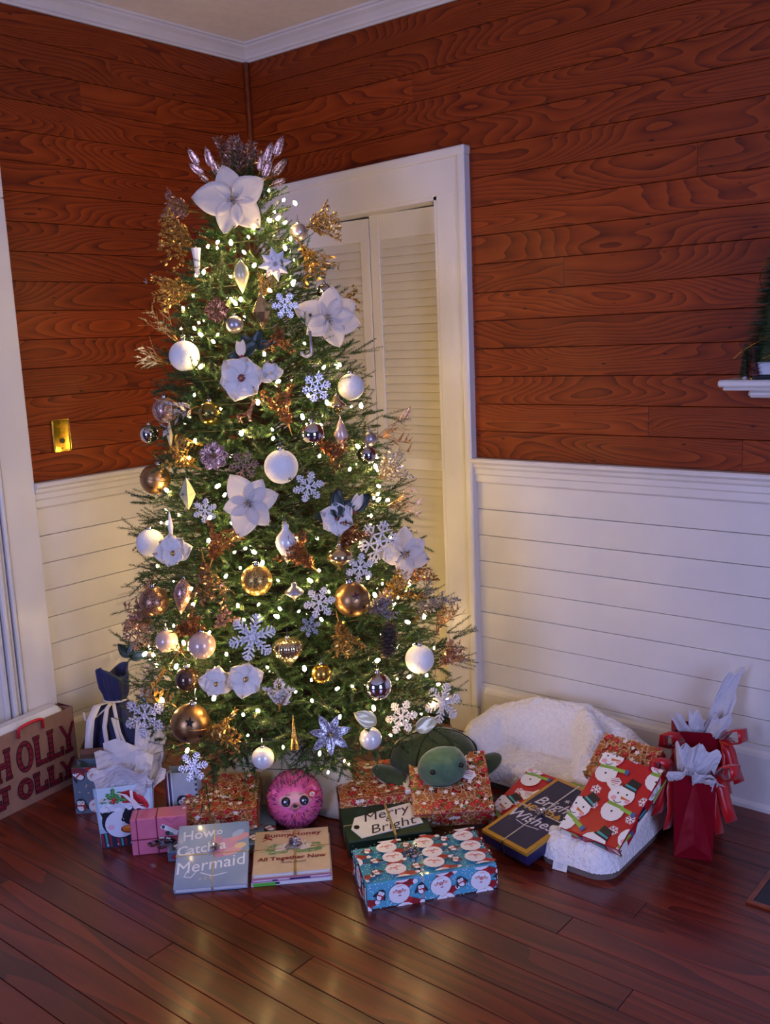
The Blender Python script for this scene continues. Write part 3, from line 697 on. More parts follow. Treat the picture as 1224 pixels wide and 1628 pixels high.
def gift_bag(label, loc, rz, w_, d_, h_, m, flare=0., gus=.3, name='gift_bag'):
    t = thing(name, label, 'gift bag', loc, (0, 0, math.radians(rz)))
    o = obj('bag_body', bag_mesh(w_, d_, h_, flare, gus), m, t); md = o.modifiers.new('paper', 'SOLIDIFY'); md.thickness = .0012
    hgt = math.hypot(h_, flare*.5); v = Vector((0, -flare*.5, h_)).normalized()
    S = Sheet((-w_/2, 0, 0), (1, 0, 0), v, w_, hgt, lift=.0012)
    return t, S
def handle(t, w_, h_, drop, y, m, r=.003):
    pts = [(-w_/2*math.cos(PI*k/12)*1., y-.006-.01*math.sin(PI*k/12), h_ + drop*math.sin(PI*k/12)) for k in range(13)]
    return obj('handle', MB().tube([(-w_/2, y-.004, h_-.03)] + pts + [(w_/2, y-.004, h_-.03)], r, 6), m, t, smooth=True)
# kraft bag HOLLY JOLLY
M['kraft'] = mat('kraft_paper', '#8d6a5a', .7, noise=.08, bumps=.08, bscale=20)
M['redrope'] = mat('red_rope', '#c01a28', .7, bumps=.3, bscale=400)
M['plaid'] = tint_mat('plaid_card', .6)
t, s = gift_bag('brown kraft gift bag with plaid HOLLY JOLLY letters and red rope handle, far left', (.128, -1.352, 0), 96.5, .372, .10, .285, M['kraft'], .0, .15)
def slab(s, ch, x, y, w_, h_, st):
    e = .004; R = []
    if ch == 'H': R = [(0, 0, st, h_), (w_-st, 0, w_, h_), (st*.5, h_*.42, w_-st*.5, h_*.58), (-e, 0, st+e, st*.6), (-e, h_-st*.6, st+e, h_), (w_-st-e, 0, w_+e, st*.6), (w_-st-e, h_-st*.6, w_+e, h_)]
    if ch == 'L': R = [(0, 0, st, h_), (0, 0, w_, st*.9), (-e, h_-st*.6, st+e, h_), (w_-st*.5, 0, w_, st*1.9)]
    if ch == 'J': R = [(w_*.42, h_*.15, w_*.42+st, h_), (w_*.0, h_-st*.7, w_, h_), (0, 0, w_*.5, st*.9), (-.002, 0, st*.7, st*2)]
    if ch == 'Y': R = [(w_/2-st/2, 0, w_/2+st/2, h_*.5), (w_/2-st, 0, w_/2+st, st*.6)]
    o = .003
    if ch == 'O':
        s.ell(x+w_/2, y+h_/2, w_/2+o, h_/2+o, '#1b0d12', n=24); s.ell(x+w_/2, y+h_/2, w_/2, h_/2, '#741a2c', n=24)
        for i in range(5): s.ell(x+w_/2, y+h_*(.12+.19*i), w_*.32 if i in (0, 4) else w_*.48, .004, '#43111f')
        s.ell(x+w_/2, y+h_/2, w_/2-st, h_/2-st*.95, '#1b0d12', n=24); s.ell(x+w_/2, y+h_/2, w_/2-st-o, h_/2-st*.95-o, '#7f5f50', n=24); return
    for (a, b, c, d) in R: s.rect(x+a-o, y+b-o, x+c+o, y+d+o, '#1b0d12')
    if ch == 'Y':
        for sg in (-1, 1): s.poly([(x+w_/2-st*.5*1, y+h_*.45), (x+w_/2+st*.5, y+h_*.45), (x+w_/2+sg*w_*.5+st*.5, y+h_), (x+w_/2+sg*w_*.5-st*.5, y+h_)], '#641728')
    for (a, b, c, d) in R: s.rect(x+a, y+b, x+c, y+d, '#741a2c')
    for (a, b, c, d) in R:
        n = max(1, int((d-b)/.016))
        for i in range(n): s.rect(x+a, y+b+(i+.3)*(d-b)/n, x+c, y+b+(i+.6)*(d-b)/n, '#43111f')
for ch, x in (('H', .040), ('O', .125), ('L', .200), ('L', .258), ('Y', .312)): slab(s, ch, x, .125, .056 if ch != 'O' else .064, .108, .015)
for ch, x in (('J', .035), ('O', .115), ('L', .185), ('L', .245), ('Y', .300)): slab(s, ch, x, .030, .050 if ch != 'O' else .060, .072, .016)
prints(t, s)
handle(t, .10, .285, .014, -.004, M['redrope'], .0055)
gs = MB()
def gusset_pt(u, v): return (.187+.0008, .10*u, .285*v)
for i in range(6):
    for j in range(14):
        c = '#5c1726' if (i+j) % 2 == 0 else ('#38101c' if i % 2 else '#7c1f30')
        gs.add([gusset_pt(i/6, j/14), gusset_pt((i+1)/6, j/14), gusset_pt((i+1)/6, (j+1)/14), gusset_pt(i/6, (j+1)/14)], [(0, 1, 2, 3)], tint=c)
obj('plaid_gusset', gs, M['plaid'], t)
M['tissue'] = mat('white_tissue_paper', '#d8d5dc', .75, noise=.04, trans=.35, bumps=.25, bscale=30, bdist=.01)
cz = obj('fleece_gift', MB().box(-.17, .012, .06, .165, .088, .298, .02), mat('white_fleece', '#cfd0d4', .9, bumps=.4, bscale=120), loc=(.128, -1.352, 0), rot=(0, 0, math.radians(96.5)))
tag(cz, 'white folded fleece inside the kraft HOLLY JOLLY bag', 'gift')

# brown open carton with the blue drawstring bag in it
M['carton'] = mat('shaded_brown_carton', '#5b4032', .75, noise=.12)  # brown card with the shade it stands in mixed into its colour
t = thing('carton', 'brown open carton holding the blue cloth bag', 'box', (.295, -1.135, 0), (0, 0, math.radians(46)))
mb = MB(); cw, cdp, chh, th = .235, .20, .165, .004
mb.box(-cw/2, 0, 0, cw/2, cdp, .004).box(-cw/2, 0, 0, cw/2, th, chh).box(-cw/2, cdp-th, 0, cw/2, cdp, chh).box(-cw/2, 0, 0, -cw/2+th, cdp, chh).box(cw/2-th, 0, 0, cw/2, cdp, chh)
obj('carton_body', mb, M['carton'], t); s = Sheet((-cw/2, 0, 0), (1, 0, 0), (0, 0, 1), cw, chh, .0006)
s.rect(0, chh-.02, cw, chh, '#7a5240'); prints(t, s)  # front rim painted lighter than the shade-darkened body
M['blueclo'] = mat('royal_blue_cloth', '#141d52', .65, noise=.12, sheen=.3, bumps=.3, bscale=20, bdist=.02)
M['satin'] = mat('white_satin_ribbon', '#d5d2d8', .35, noise=.04, sheen=.3)
def crump(v, k, a, seed): 
    return a*(math.sin(v.x*k+seed)*math.cos(v.y*k*1.3+seed*2)+.6*math.sin(v.z*k*1.7+v.x*k*.6+seed*3))
bl = MB(); NB = 28
def bagf(u, v):
    a = 2*PI*u; prof = [(0, .0), (.095, .0), (.108, .05), (.106, .15), (.088, .23), (.036, .285), (.034, .295), (.046, .33), (.052, .40)]
    x = v*(len(prof)-1); i = min(int(x), len(prof)-2); f = x-i; f = f*f*(3-2*f) if 0 < i < 8 else f
    r = prof[i][0]*(1-f)+prof[i+1][0]*f; z = prof[i][1]*(1-f)+prof[i+1][1]*f
    k = 1 + (.13 if z > .2 else .04)*math.sin(a*7+z*9) + .03*math.sin(a*3+z*30)
    return (r*k*math.cos(a)*1.05, r*k*math.sin(a)*.72, z + (.02*math.sin(a*2) if z > .3 else 0))
t = thing('drawstring_bag', 'royal blue cloth drawstring bag tied with white ribbon', 'gift bag', (.222, -1.06, .012), (0, .0, math.radians(44)))
bo = obj('cloth_bag', bl.grid(48, 34, bagf), M['blueclo'], t, smooth=True); md = bo.modifiers.new('s', 'SOLIDIFY'); md.thickness = .002
tie = MB().tube([(.040*math.cos(a), .03*math.sin(a), .29) for a in [2*PI*i/20 for i in range(21)]], .004, 6)
obj('drawcord', tie, M['satin'], t)
def strip(pts, wd, side=(1, 0, 0)):
    mb = MB(); sd = Vector(side)*wd/2; vs = []
    for p in pts: vs += [Vector(p)-sd, Vector(p)+sd]
    return mb.add(vs, [(2*i, 2*i+1, 2*i+3, 2*i+2) for i in range(len(pts)-1)])
rb = MB()
for (pts, wd) in (([(-.02, -.035, .292), (-.055, -.055, .29), (-.075, -.085, .25), (-.085, -.095, .18), (-.092, -.098, .12)], .028), ([(-.01, -.04, .29), (-.02, -.062, .28), (-.03, -.083, .22), (-.025, -.093, .16), (-.03, -.095, .10)], .016),
                  ([(.0, -.04, .29), (.008, -.066, .27), (.02, -.085, .2), (.045, -.093, .13), (.05, -.094, .095), (.035, -.096, .10), (.02, -.096, .16), (.0, -.076, .25)], .013), ([(-.01, -.04, .288), (-.06, -.06, .25), (-.10, -.05, .235), (-.11, -.03, .26)], .008)):
    q = strip(pts, wd); rb.add(q.v, q.f)
o = obj('ribbon', rb, M['satin'], t, smooth=True); o.modifiers.new('s', 'SOLIDIFY').thickness = .001
M['lilac'] = mat('lilac_tissue_paper', '#b9aab2', .7, noise=.05, trans=.2, bumps=.2, bscale=25, bdist=.01)
def sheet_obj(name, corners, m, parent=None, bow=.02, seed=0, n=9, ragged=.012):
    a, b, c, d = map(Vector, corners); nn = (b-a).cross(d-a).normalized(); q = random.Random(seed); ph = [q.random()*6 for _ in range(6)]
    def f(u, v):
        p = (a*(1-u)+b*u)*(1-v) + (d*(1-u)+c*u)*v
        return p + nn*(bow*(math.sin(u*5+ph[0]+v*2)*.6+math.sin(v*6+ph[1]-u*3)*.5+.35*abs(math.sin(u*11+v*9+ph[2]))-.2)) + (d-a).normalized()*(ragged*math.sin(u*9+ph[3])*v)
    o = obj(name, MB().grid(n, n, f), m, parent, smooth=False); o.modifiers.new('s', 'SOLIDIFY').thickness = .0007; return o
lp = thing('tissue_paper', 'tall lilac tissue sheet standing behind the blue drawstring bag', 'tissue paper', (.23, -1.0, .03), (0, 0, math.radians(44)))
sheet_obj('sheet', [(-.04, .0, 0), (.10, .0, 0), (.16, .03, .47), (.09, .02, .50)], M['lilac'], lp, .012, 4)

# penguin bag, the grey blue bag behind it and the striped bag
M['iceblue'] = mat('ice_blue_bag_paper', '#9fb6cc', .35, noise=.1, nscale=14, coat=.2)
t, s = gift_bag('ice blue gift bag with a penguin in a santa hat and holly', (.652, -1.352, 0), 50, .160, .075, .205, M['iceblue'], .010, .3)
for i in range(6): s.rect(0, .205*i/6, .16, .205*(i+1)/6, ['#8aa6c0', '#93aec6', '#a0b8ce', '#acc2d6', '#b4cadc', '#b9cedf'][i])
s.rect(0, 0, .16, .052, '#20283a')
for i in range(15): x = .004+i*.0115; s.poly([(x, .004), (x+.006, .004), (x+.003, .05), (x-.003, .05)], ['#8a1a30', '#3f8a8c', '#8a1a30', '#1c2234'][i % 4])
for x in (.02, .05, .09, .13): s.ell(x, .01, .002, .002, '#c9d6dc')
s.ell(.075, .088, .068, .060, '#161826', n=24); s.poly([(.012, .10), (.004, .125), (.03, .12)], '#161826'); s.ell(.064, .078, .048, .046, '#c3cbdc', n=22); s.ell(.10, .10, .03, .03, '#161826', n=18); s.ell(.034, .070, .011, .009, '#cda6c0')
s.ell(.072, .092, .0055, .0065, '#0d0e16'); s.ell(.0735, .094, .0016, .0016, '#dfe4ee')
s.ell(.092, .058, .030, .0145, '#7a3a14', -.05, n=20); s.ell(.095, .060, .028, .0125, '#cc6e22', -.05, n=20); s.ell(.092, .064, .018, .005, '#e09040', -.05)
q = random.Random(4)
for i in range(90): s.ell(.012+.125*q.random(), .128+.02*q.random(), .008, .006, q.choice(['#c7cede', '#b4bfd4', '#d3d8e4']), q.random()*3)
s.poly([(.075, .148), (.07, .185), (.10, .19), (.135, .17), (.155, .13), (.15, .12), (.11, .145)], '#a31a28'); s.poly([(.10, .19), (.135, .17), (.155, .135), (.125, .160)], '#c4313a'); s.poly([(.11, .146), (.135, .128), (.14, .142)], '#6a101c')
for (x, y, rt) in ((.024, .162, .3), (.048, .185, 1.5), (.072, .162, 2.8), (.06, .176, .7), (.038, .172, 2.2), (.05, .155, .0)):
    l = s.T(x, y, .018, rt); l.poly([(-1, 0), (-.5, .45), (-.35, .2), (0, .5), (.2, .22), (.55, .42), (1, 0), (.5, -.4), (.2, -.2), (-.1, -.5), (-.4, -.2), (-.6, -.4)], '#2f7a3c'); l.line([(-.9, 0), (.9, 0)], .08, '#7dbb6c')
for (x, y) in ((.044, .160), (.052, .163), (.048, .154)): s.ell(x, y, .006, .006, '#a81c2c'); s.ell(x-.0015, y+.002, .0016, .0016, '#e3a0a4')
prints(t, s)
rb = MB(); qq = strip([(-.02, -.016, .188), (.005, -.019, .18), (.025, -.018, .155), (.04, -.016, .135)], .012); rb.add(qq.v, qq.f); qq = strip([(.025, -.016, .192), (.026, -.019, .165), (.04, -.018, .145), (.055, -.016, .14)], .009); rb.add(qq.v, qq.f)
obj('ribbon', rb, M['satin'], t)
tp_ = thing('tissue_paper', 'heap of white tissue paper bursting from the penguin gift bag', 'tissue paper', (.652, -1.352, .16), (0, 0, math.radians(50)))
sh = [[(-.078, .0, 0), (.06, .0, 0), (.085, -.02, .10), (-.085, -.012, .12)], [(-.07, .02, 0), (.07, .02, 0), (.10, .02, .13), (-.075, .0, .155)], [(-.05, .03, 0), (.08, .03, 0), (.14, .05, .15), (-.05, .02, .185)], [(.02, .03, 0), (.08, .05, 0), (.145, .06, .17), (.055, .04, .235)], [(.03, .03, 0), (.075, .01, 0), (.13, .0, .05), (.12, .05, .13)], [(.0, .02, 0), (.07, .0, 0), (.10, -.015, .06), (.05, -.01, .12)]]
for i, c in enumerate(sh): sheet_obj('sheet', c, M['tissue'], tp_, .014, i+3, 11)
t, s = gift_bag('grey blue santa-print gift bag half hidden left of the penguin bag', (.395, -1.262, 0), 42, .19, .07, .165, mat('grey_blue_bag', '#5f7488', .4, noise=.08), .0, .3)
for i in range(7): (santa if i % 2 else penguin)(s.T(.02+.05*(i % 4), .03+.055*(i//2 % 3), .055, .2*i))
for i in range(16): s.ell(random.Random(i).random()*.19, random.Random(i+50).random()*.165, .0035, .0035, '#c39aa0')
s.poly([(.0, .165), (.03, .165), (.06, .15), (.0, .145)], '#741a2c'); prints(t, s)
t, s = gift_bag('pale bag with a striped edge between the penguin bag and gingerbread gift', (.735, -1.192, 0), 34, .105, .05, .205, mat('pale_grey_bag', '#9aa6b4', .45, noise=.06), .0, .3)
for i, c in enumerate(['#1c2036', '#8a2438', '#c4ccd8', '#1c2036', '#3a466c', '#c4ccd8']): s.rect(i*.004, 0, i*.004+.004, .205, c)
for i in range(12): s.rect(.098, i*.018, .105, i*.018+.009, '#2a2438')
penguin(s.T(.062, .10, .07, .7), '#dfe4ea'); prints(t, s)

# red gift bags by the wainscot
M['redfoil'] = mat('red_foil_bag', '#8a0a20', .28, .4, noise=.1, nscale=10, bumps=.25, bscale=9, bdist=.02)
M['redsat'] = mat('red_satin_ribbon', '#b50f18', .32, .0, noise=.08, sheen=.3)
def satin_bow(t, at, side):
    mb = MB()
    for (pts, wd) in (([(0, 0, 0), (side*.02, -.015, .035), (side*.05, -.02, .04), (side*.055, -.02, .0), (side*.02, -.012, -.01), (0, 0, 0)], .03), ([(0, 0, 0), (side*.018, -.015, -.04), (side*.03, -.02, -.09), (side*.045, -.03, -.13)], .032), ([(0, 0, 0), (side*.004, -.02, -.05), (side*.0, -.028, -.11), (side*.012, -.035, -.17)], .024)):
        q = strip(pts, wd*1.25, (.8, .5, .15)); mb.add(q.v, q.f)
    o = obj('bow', mb, M['redsat'], t, smooth=True, loc=at); o.modifiers.new('s', 'SOLIDIFY').thickness = .001
t, s = gift_bag('narrow red foil gift bag standing in front, end panel creased down the middle', (2.118, -.424, 0), 22, .108, .20, .262, M['redfoil'], .006, .1, 'gift_bag')
fd = MB(); fd.add([(-.0535, -.0008, .003), (0, -.0075, .05), (.0535, -.0008, .003), (.0595, -.0045, .260), (0, .006-.0085, .260), (-.0595, -.0045, .260)], [(0, 2, 1), (2, 3, 4, 1), (0, 1, 4, 5)])
fd.add([(-.052, -.0015, .002), (.052, -.0015, .002), (.0, -.004, .048), (0, -.0018, .05)], [(0, 1, 2), (0, 2, 3), (1, 3, 2)]); fd.box(-.0015, -.0022, .04, .0015, -.0005, .258)
obj('bottom_fold', fd, M['redfoil'], t)
satin_bow(t, (-.062, .05, .25), -1); satin_bow(t, (.062, .08, .235), 1)
tr = thing('tissue_paper', 'crumpled white tissue paper in the mouth of the front red gift bag', 'tissue paper', (2.118, -.424, .225), (0, 0, math.radians(22)))
for i, c in enumerate([[(-.05, .01, 0), (.0, .01, 0), (-.01, -.02, .07), (-.085, -.02, .045)], [(-.01, .01, 0), (.05, .01, 0), (.085, -.015, .035), (.0, -.03, .06)], [(-.05, .03, 0), (.03, .03, 0), (.02, .03, .11), (-.04, .0, .13)], [(-.02, .04, 0), (.05, .04, 0), (.075, .04, .09), (.01, .02, .12)], [(-.045, .02, 0), (-.01, .02, 0), (-.02, -.005, .125), (-.055, -.005, .135)], [(.0, .02, 0), (.05, .0, 0), (.06, -.025, .05), (-.01, -.035, .04)]]): sheet_obj('sheet', c, M['tissue'], tr, .011, 20+i, 9)
t, s = gift_bag('red gift bag standing behind against the white wainscot', (2.03, -.17, 0), 26, .15, .085, .285, M['redfoil'], .004, .25)
satin_bow(t, (.075, -.005, .27), 1); satin_bow(t, (-.055, -.01, .25), -1)
ts = thing('tissue_paper', 'twisted white tissue sheets fanning out of the rear red gift bag', 'tissue paper', (2.03, -.17, .24), (0, 0, math.radians(26)))
for i, c in enumerate([[(-.04, .03, 0), (.0, .03, 0), (-.06, -.01, .115), (-.085, -.01, .09)], [(.0, .03, 0), (.05, .03, 0), (.135, .05, .24), (.075, .03, .22)], [(.01, .02, 0), (.06, .0, 0), (.10, -.01, .10), (.04, -.02, .115)], [(-.03, .03, 0), (.01, .03, 0), (.02, .02, .09), (-.03, .03, .11)], [(.03, .04, 0), (.06, .02, 0), (.115, .03, .15), (.10, .06, .19)]]): sheet_obj('sheet', c, M['tissue'], ts, .008, 40+i, 9)

# ------------------------------------------------------------------ sherpa pet bed
from mathutils import noise as mnoise
M['sherpa'] = mat('white_sherpa', '#e9e5e3', .95, noise=.06, nscale=90, sheen=.35, bumps=.7, bscale=95, bdist=.012)
M['suede'] = mat('grey_brown_suede', '#6d5d57', .9, noise=.12, nscale=25)
def sdbox(x, y):
    # rounded outline of the bed in the floor plane
    best = -9
    for cx, cy, hx_, hy_, r in ((1.56, -.20, .38, .17, .12), (1.86, -.37, .125, .325, .07)):
        dx = abs(x-cx)-hx_+r; dy = abs(y-cy)-hy_+r
        best = max(best, r - (math.hypot(max(dx, 0), max(dy, 0)) + min(max(dx, dy), 0)))
    return best
def ridge(x, y, pts, wd):
    best = 0
    for (ax, ay, ah), (bx, by, bh) in zip(pts, pts[1:]):
        dx, dy = bx-ax, by-ay; f = max(0, min(1, ((x-ax)*dx+(y-ay)*dy)/(dx*dx+dy*dy))); d = math.hypot(x-ax-f*dx, y-ay-f*dy)
        best = max(best, (ah+(bh-ah)*f)*max(0, 1-(d/wd)**2)**.5 if d < wd else 0)
    return best
def bed_h(x, y):
    d = sdbox(x, y)
    if d <= 0: return 0
    e = min(1, d/.05); e = (1-(1-e)**2)**.5
    h = .060
    h = max(h, ridge(x, y, [(1.24, -.30, .14), (1.28, -.16, .18), (1.42, -.12, .225), (1.60, -.11, .235), (1.76, -.13, .19), (1.87, -.17, .14), (1.90, -.22, .10)], .088))
    h = max(h, ridge(x, y, [(1.62, -.14, .235), (1.70, -.22, .215), (1.72, -.30, .17), (1.74, -.40, .10)], .065))
    h = max(h, .03 + ridge(x, y, [(1.90, -.50, .05), (1.90, -.34, .10)], .12))
    return h*e + .006*mnoise.noise(Vector((x*28, y*28, 0)))*e + .005*mnoise.noise(Vector((x*60, y*60, 3)))*e
t = thing('pet_bed', 'white fluffy sherpa pet bed with a grey brown underside against the wainscot', 'pet bed', (1.585, -.365, 0))
NX, NY = 190, 160
def bedpt(u, v):
    x = 1.17+.83*u; y = -.71+.69*v
    h = bed_h(x, y); return (x-1.585, y+.365, .030 + h - (.03 if h <= 0 else 0))
bm_ = MB().grid(NX, NY, bedpt)
keep = [f for f in bm_.f if max(bm_.v[i][2] for i in f) > .0305 or False]
bm_.f = keep; bm_.t = [None]*len(keep); bm_.mi = [0]*len(keep)
for i, p in enumerate(bm_.v):
    if p[2] < .01: bm_.v[i] = (p[0], p[1], .022)
obj('sherpa_cushion', bm_, M['sherpa'], t, smooth=True)
us = MB()
for (cx, cy, hx_, hy_, r) in ((1.56, -.20, .376, .166, .116), (1.86, -.37, .121, .321, .066)):
    us.prism([(cx-1.585+sx*(hx_-r)+r*math.cos(a), cy+.365+sy*(hy_-r)+r*math.sin(a)) for sx, sy, a0 in ((1, 1, 0), (-1, 1, PI/2), (-1, -1, PI), (1, -1, 3*PI/2)) for a in [a0+PI/2*i/6 for i in range(7)]], 0 if cx < 1.7 else .0002, .034 if cx < 1.7 else .0345)
obj('underside', us, M['suede'], t)
tgx = MB().box(-.022, -.0, .0, .022, .0015, .030)
o = obj('care_tag', tgx, M['paper'], t, loc=(1.83-1.585, -.705+.365, .001), rot=(-.45, 0, .12))
s = Sheet((-.022, 0, 0), (1, 0, 0), (0, 0, 1), .044, .030)
for i in range(4): s.line([(.012, .008+i*.005), (.032, .008+i*.005)], .0012, '#8a8a98')
prints(o, s)

# ------------------------------------------------------------------ plush toys
def facing(x, y): return math.atan2(CAM.y-y, CAM.x-x) + PI/2
M['fur'] = island_mat('pink_plush_fur', [(0, '#c23a7c'), (.36, '#d85a94'), (.50, '#7c2a66'), (.68, '#3c163f'), (.80, '#c9486c'), (1, '#df8088')], .8)
M['pinkp'] = mat('pink_plush', '#d9629a', .9, noise=.2, nscale=60, sheen=.4)
M['facep'] = mat('pale_pink_plush', '#d9a3ae', .9, noise=.06, sheen=.4)
hp = Vector((1.005, -.953, 0))
t = thing('plush_hedgehog', 'round hot pink plush hedgehog with big dark eyes behind the book stack', 'plush toy', hp, (-.05, 0, facing(hp.x, hp.y)))
mb = MB().ball(1, (0, 0, 0), 36, 24)
def hb(v): 
    z = v[2]; r = 1 - .10*max(0, z)**2; 
    return Vector((v[0]*.087*r*(1.0+.06*(z < 0)*-z), v[1]*.068*r, .094 + z*(.094 if z > -.75 else .094)))
mb.v = [tuple(hb(v)) for v in mb.v]
for i, v in enumerate(mb.v):
    if v[2] < .012: mb.v[i] = (v[0]*1.15, v[1]*1.15, v[2]*.4)
obj('body', mb, M['pinkp'], t, smooth=True)
fp = MB().ball(1, n=24, m=14); fp.v = [(v[0]*.056, -.045-.029*(max(0, -v[1]))**.8 + (.02 if v[1] > 0 else 0), .112+v[2]*(.036-.012*abs(v[0])*(v[2] > 0)-.004)) for v in fp.v]
obj('face', fp, M['facep'], t, smooth=True)
M['eye'] = mat('dark_blue_glitter_eye', '#1c2140', .12, .2, noise=.5, nscale=300, coat=.8)
for sx in (-1, 1):
    e = obj('eye', MB().ball(.0145, n=18, m=12, sc=(1, .55, 1.12)), M['black'], t, smooth=True, loc=(sx*.0285, -.0715, .114))
    obj('iris', MB().ball(.0118, (sx*.001, -.0035, -.001), n=18, m=10, sc=(1, .55, 1.1)), M['eye'], e, smooth=True)
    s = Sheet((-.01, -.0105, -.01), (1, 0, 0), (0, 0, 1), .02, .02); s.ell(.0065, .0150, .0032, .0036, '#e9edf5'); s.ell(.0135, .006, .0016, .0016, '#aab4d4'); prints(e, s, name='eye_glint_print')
    obj('brow', MB().tube([(sx*.022+k*.004, -.0712+.0004*k*k, .1355+.0012*(2-abs(k))) for k in range(-2, 3)], .0011, 5), mat('brow', '#6a3350', .8), t)
    obj('ear', MB().ball(.011, n=12, m=8, sc=(1, .5, 1)), M['pinkp'], t, smooth=True, loc=(sx*.062, -.035, .135))
obj('snout', MB().ball(.014, n=16, m=10, sc=(1, .8, .95)), mat('snout', '#b97a80', .8), t, smooth=True, loc=(0, -.075, .098))
obj('nose', MB().ball(.007, n=14, m=10, sc=(1.1, .7, .8)), M['black'], t, smooth=True, loc=(0, -.085, .104))
obj('mouth', MB().tube([(-.007, -.0845, .092), (0, -.087, .0885), (.007, -.0845, .092)], .0009, 5), M['black'], t)
q = random.Random(8); fu = MB()
for i in range(2600):
    u = q.uniform(-1, 1); a = q.random()*2*PI; d = Vector((math.sqrt(1-u*u)*math.cos(a), math.sqrt(1-u*u)*math.sin(a), u))
    p = hb(d)
    if d.y < -.15 and (p.x/.058)**2 + ((p.z-.112)/.037)**2 < 1: continue
    if p.z < .008: continue
    n = Vector((d.x/.087, d.y/.068, d.z/.094)).normalized(); away = Vector((p.x, 0, p.z-.112))
    tdir = (away - n*away.dot(n)).normalized() if away.length > .001 else Vector((0, 0, 1)); tdir = (tdir + n*.02).normalized(); sd = n.cross(tdir).normalized()*.0017
    ln = q.uniform(.012, .022); c = p + n*q.uniform(.0006, .003)
    fu.add([c-sd, c+sd, c+tdir*ln*.6+sd*.8, c+tdir*ln, c+tdir*ln*.6-sd*.8], [(0, 1, 2, 3, 4)])
f = obj('fur', fu, M['fur'], t); f['kind'] = 'stuff'
tg = [(0, -.014), (.015, .001), (.015, .010), (.009, .015), (.003, .013), (0, .009), (-.003, .013), (-.009, .015), (-.015, .010), (-.015, .001)]
h = obj('heart_tag', MB().prism(tg, -.0008, .0008).xf(Matrix.Rotation(PI/2, 4, 'X')), mat('red_tag', '#c0202c', .3), t, loc=(.055, -.072, .132), rot=(.15, .35, .35))
s = Sheet((-.015, -.0009, -.015), (1, 0, 0), (0, 0, 1), .03, .03); s.ell(.014, .017, .0095, .0088, '#e3dfe2'); s.text('ty', .014, .0175, .017, '#b01c28', .1, .02, -.2); prints(h, s)

M['tgreen'] = mat('dark_green_plush', '#2b3a1c', .85, noise=.25, nscale=40, sheen=.5, bumps=.2, bscale=150)
M['thead'] = mat('soft_green_plush', '#4c6a4e', .85, noise=.2, nscale=40, sheen=.6, bumps=.2, bscale=150)
M['tunder'] = mat('cream_plush', '#a8a68a', .9, noise=.1, sheen=.4)
tp0 = Vector((1.255, -.535, .0)); 
t = thing('plush_turtle', 'dark green plush turtle lying under the lower right branches', 'plush toy', tp0, (0, 0, facing(tp0.x, tp0.y)+.15))
mb = MB().ball(1, n=36, m=22)
def shellpt(v):
    x, y, z = v; k = 1-.03*max(0, math.cos(6*math.atan2(y, x)))*(z > .0)*(1-z*z)
    return (x*.150*k, y*.115*k, .145 + (z*.098 if z > 0 else z*.060))
mb.v = [shellpt(v) for v in mb.v]
obj('shell', mb, M['tgreen'], t, smooth=True)
sm = MB()
for a in (.0, 1.05, 2.1):
    sm.tube([(.151*math.cos(a)*math.sin(f), .116*math.sin(a)*math.sin(f), .145+.099*math.cos(f)) for f in [-1.5+3.0*i/16 for i in range(17)]], .0022, 5)
obj('seam', sm, mat('dark_seam', '#1a2412', .9), t, smooth=True)
hd_ = MB().ball(1, n=32, m=20)
def headpt(v):
    x, y, z = v; X, Y, Z = x*.068, y*.056, z*.056
    for sx in (-1, 1):
        g = math.exp(-((x-sx*.52)**2+(z-.55)**2)/.09)*(1 if y < .3 else 0); Z += .012*g; Y -= .010*g
    return (X, Y, Z)
hd_.v = [headpt(v) for v in hd_.v]
h = obj('head', hd_, M['thead'], t, smooth=True, loc=(.008, -.135, .168), rot=(.12, -.1, .12)); h.scale = (1.2, 1.15, 1.18)
for sx in (-1, 1): obj('eye', MB().ball(.0075, n=14, m=10), M['black'], h, smooth=True, loc=(sx*.040, -.050, .024))
obj('mouth', MB().tube([(.058*math.sin(a), -.0545*math.cos(a)+.002, -.022-.006*math.cos(a)) for a in [-.9+1.8*i/10 for i in range(11)]], .0014, 5), mat('mouth_seam', '#24351f', .9), h)
obj('chin', MB().ball(1, n=24, m=12).xf(Matrix.Translation((0, .002, -.030)) @ Matrix.Diagonal((.056, .048, .026, 1))), M['tunder'], h, smooth=True)
for (x, y, a, lx) in ((.165, -.045, .5, .075), (-.15, -.06, -.6, .075), (.13, .10, 1.2, .05), (-.13, .10, -1.2, .05)):
    f = obj('flipper', MB().ball(1, n=20, m=12).xf(Matrix.Diagonal((lx, .042, .024, 1))), M['tgreen'], t, smooth=True, loc=(x, y, .115), rot=(0, -.3 if x > 0 else .3, a))
    obj('flipper_underside', MB().ball(1, n=18, m=10).xf(Matrix.Translation((0, 0, -.008)) @ Matrix.Diagonal((lx*.96, .040, .020, 1))), M['tunder'], f, smooth=True)
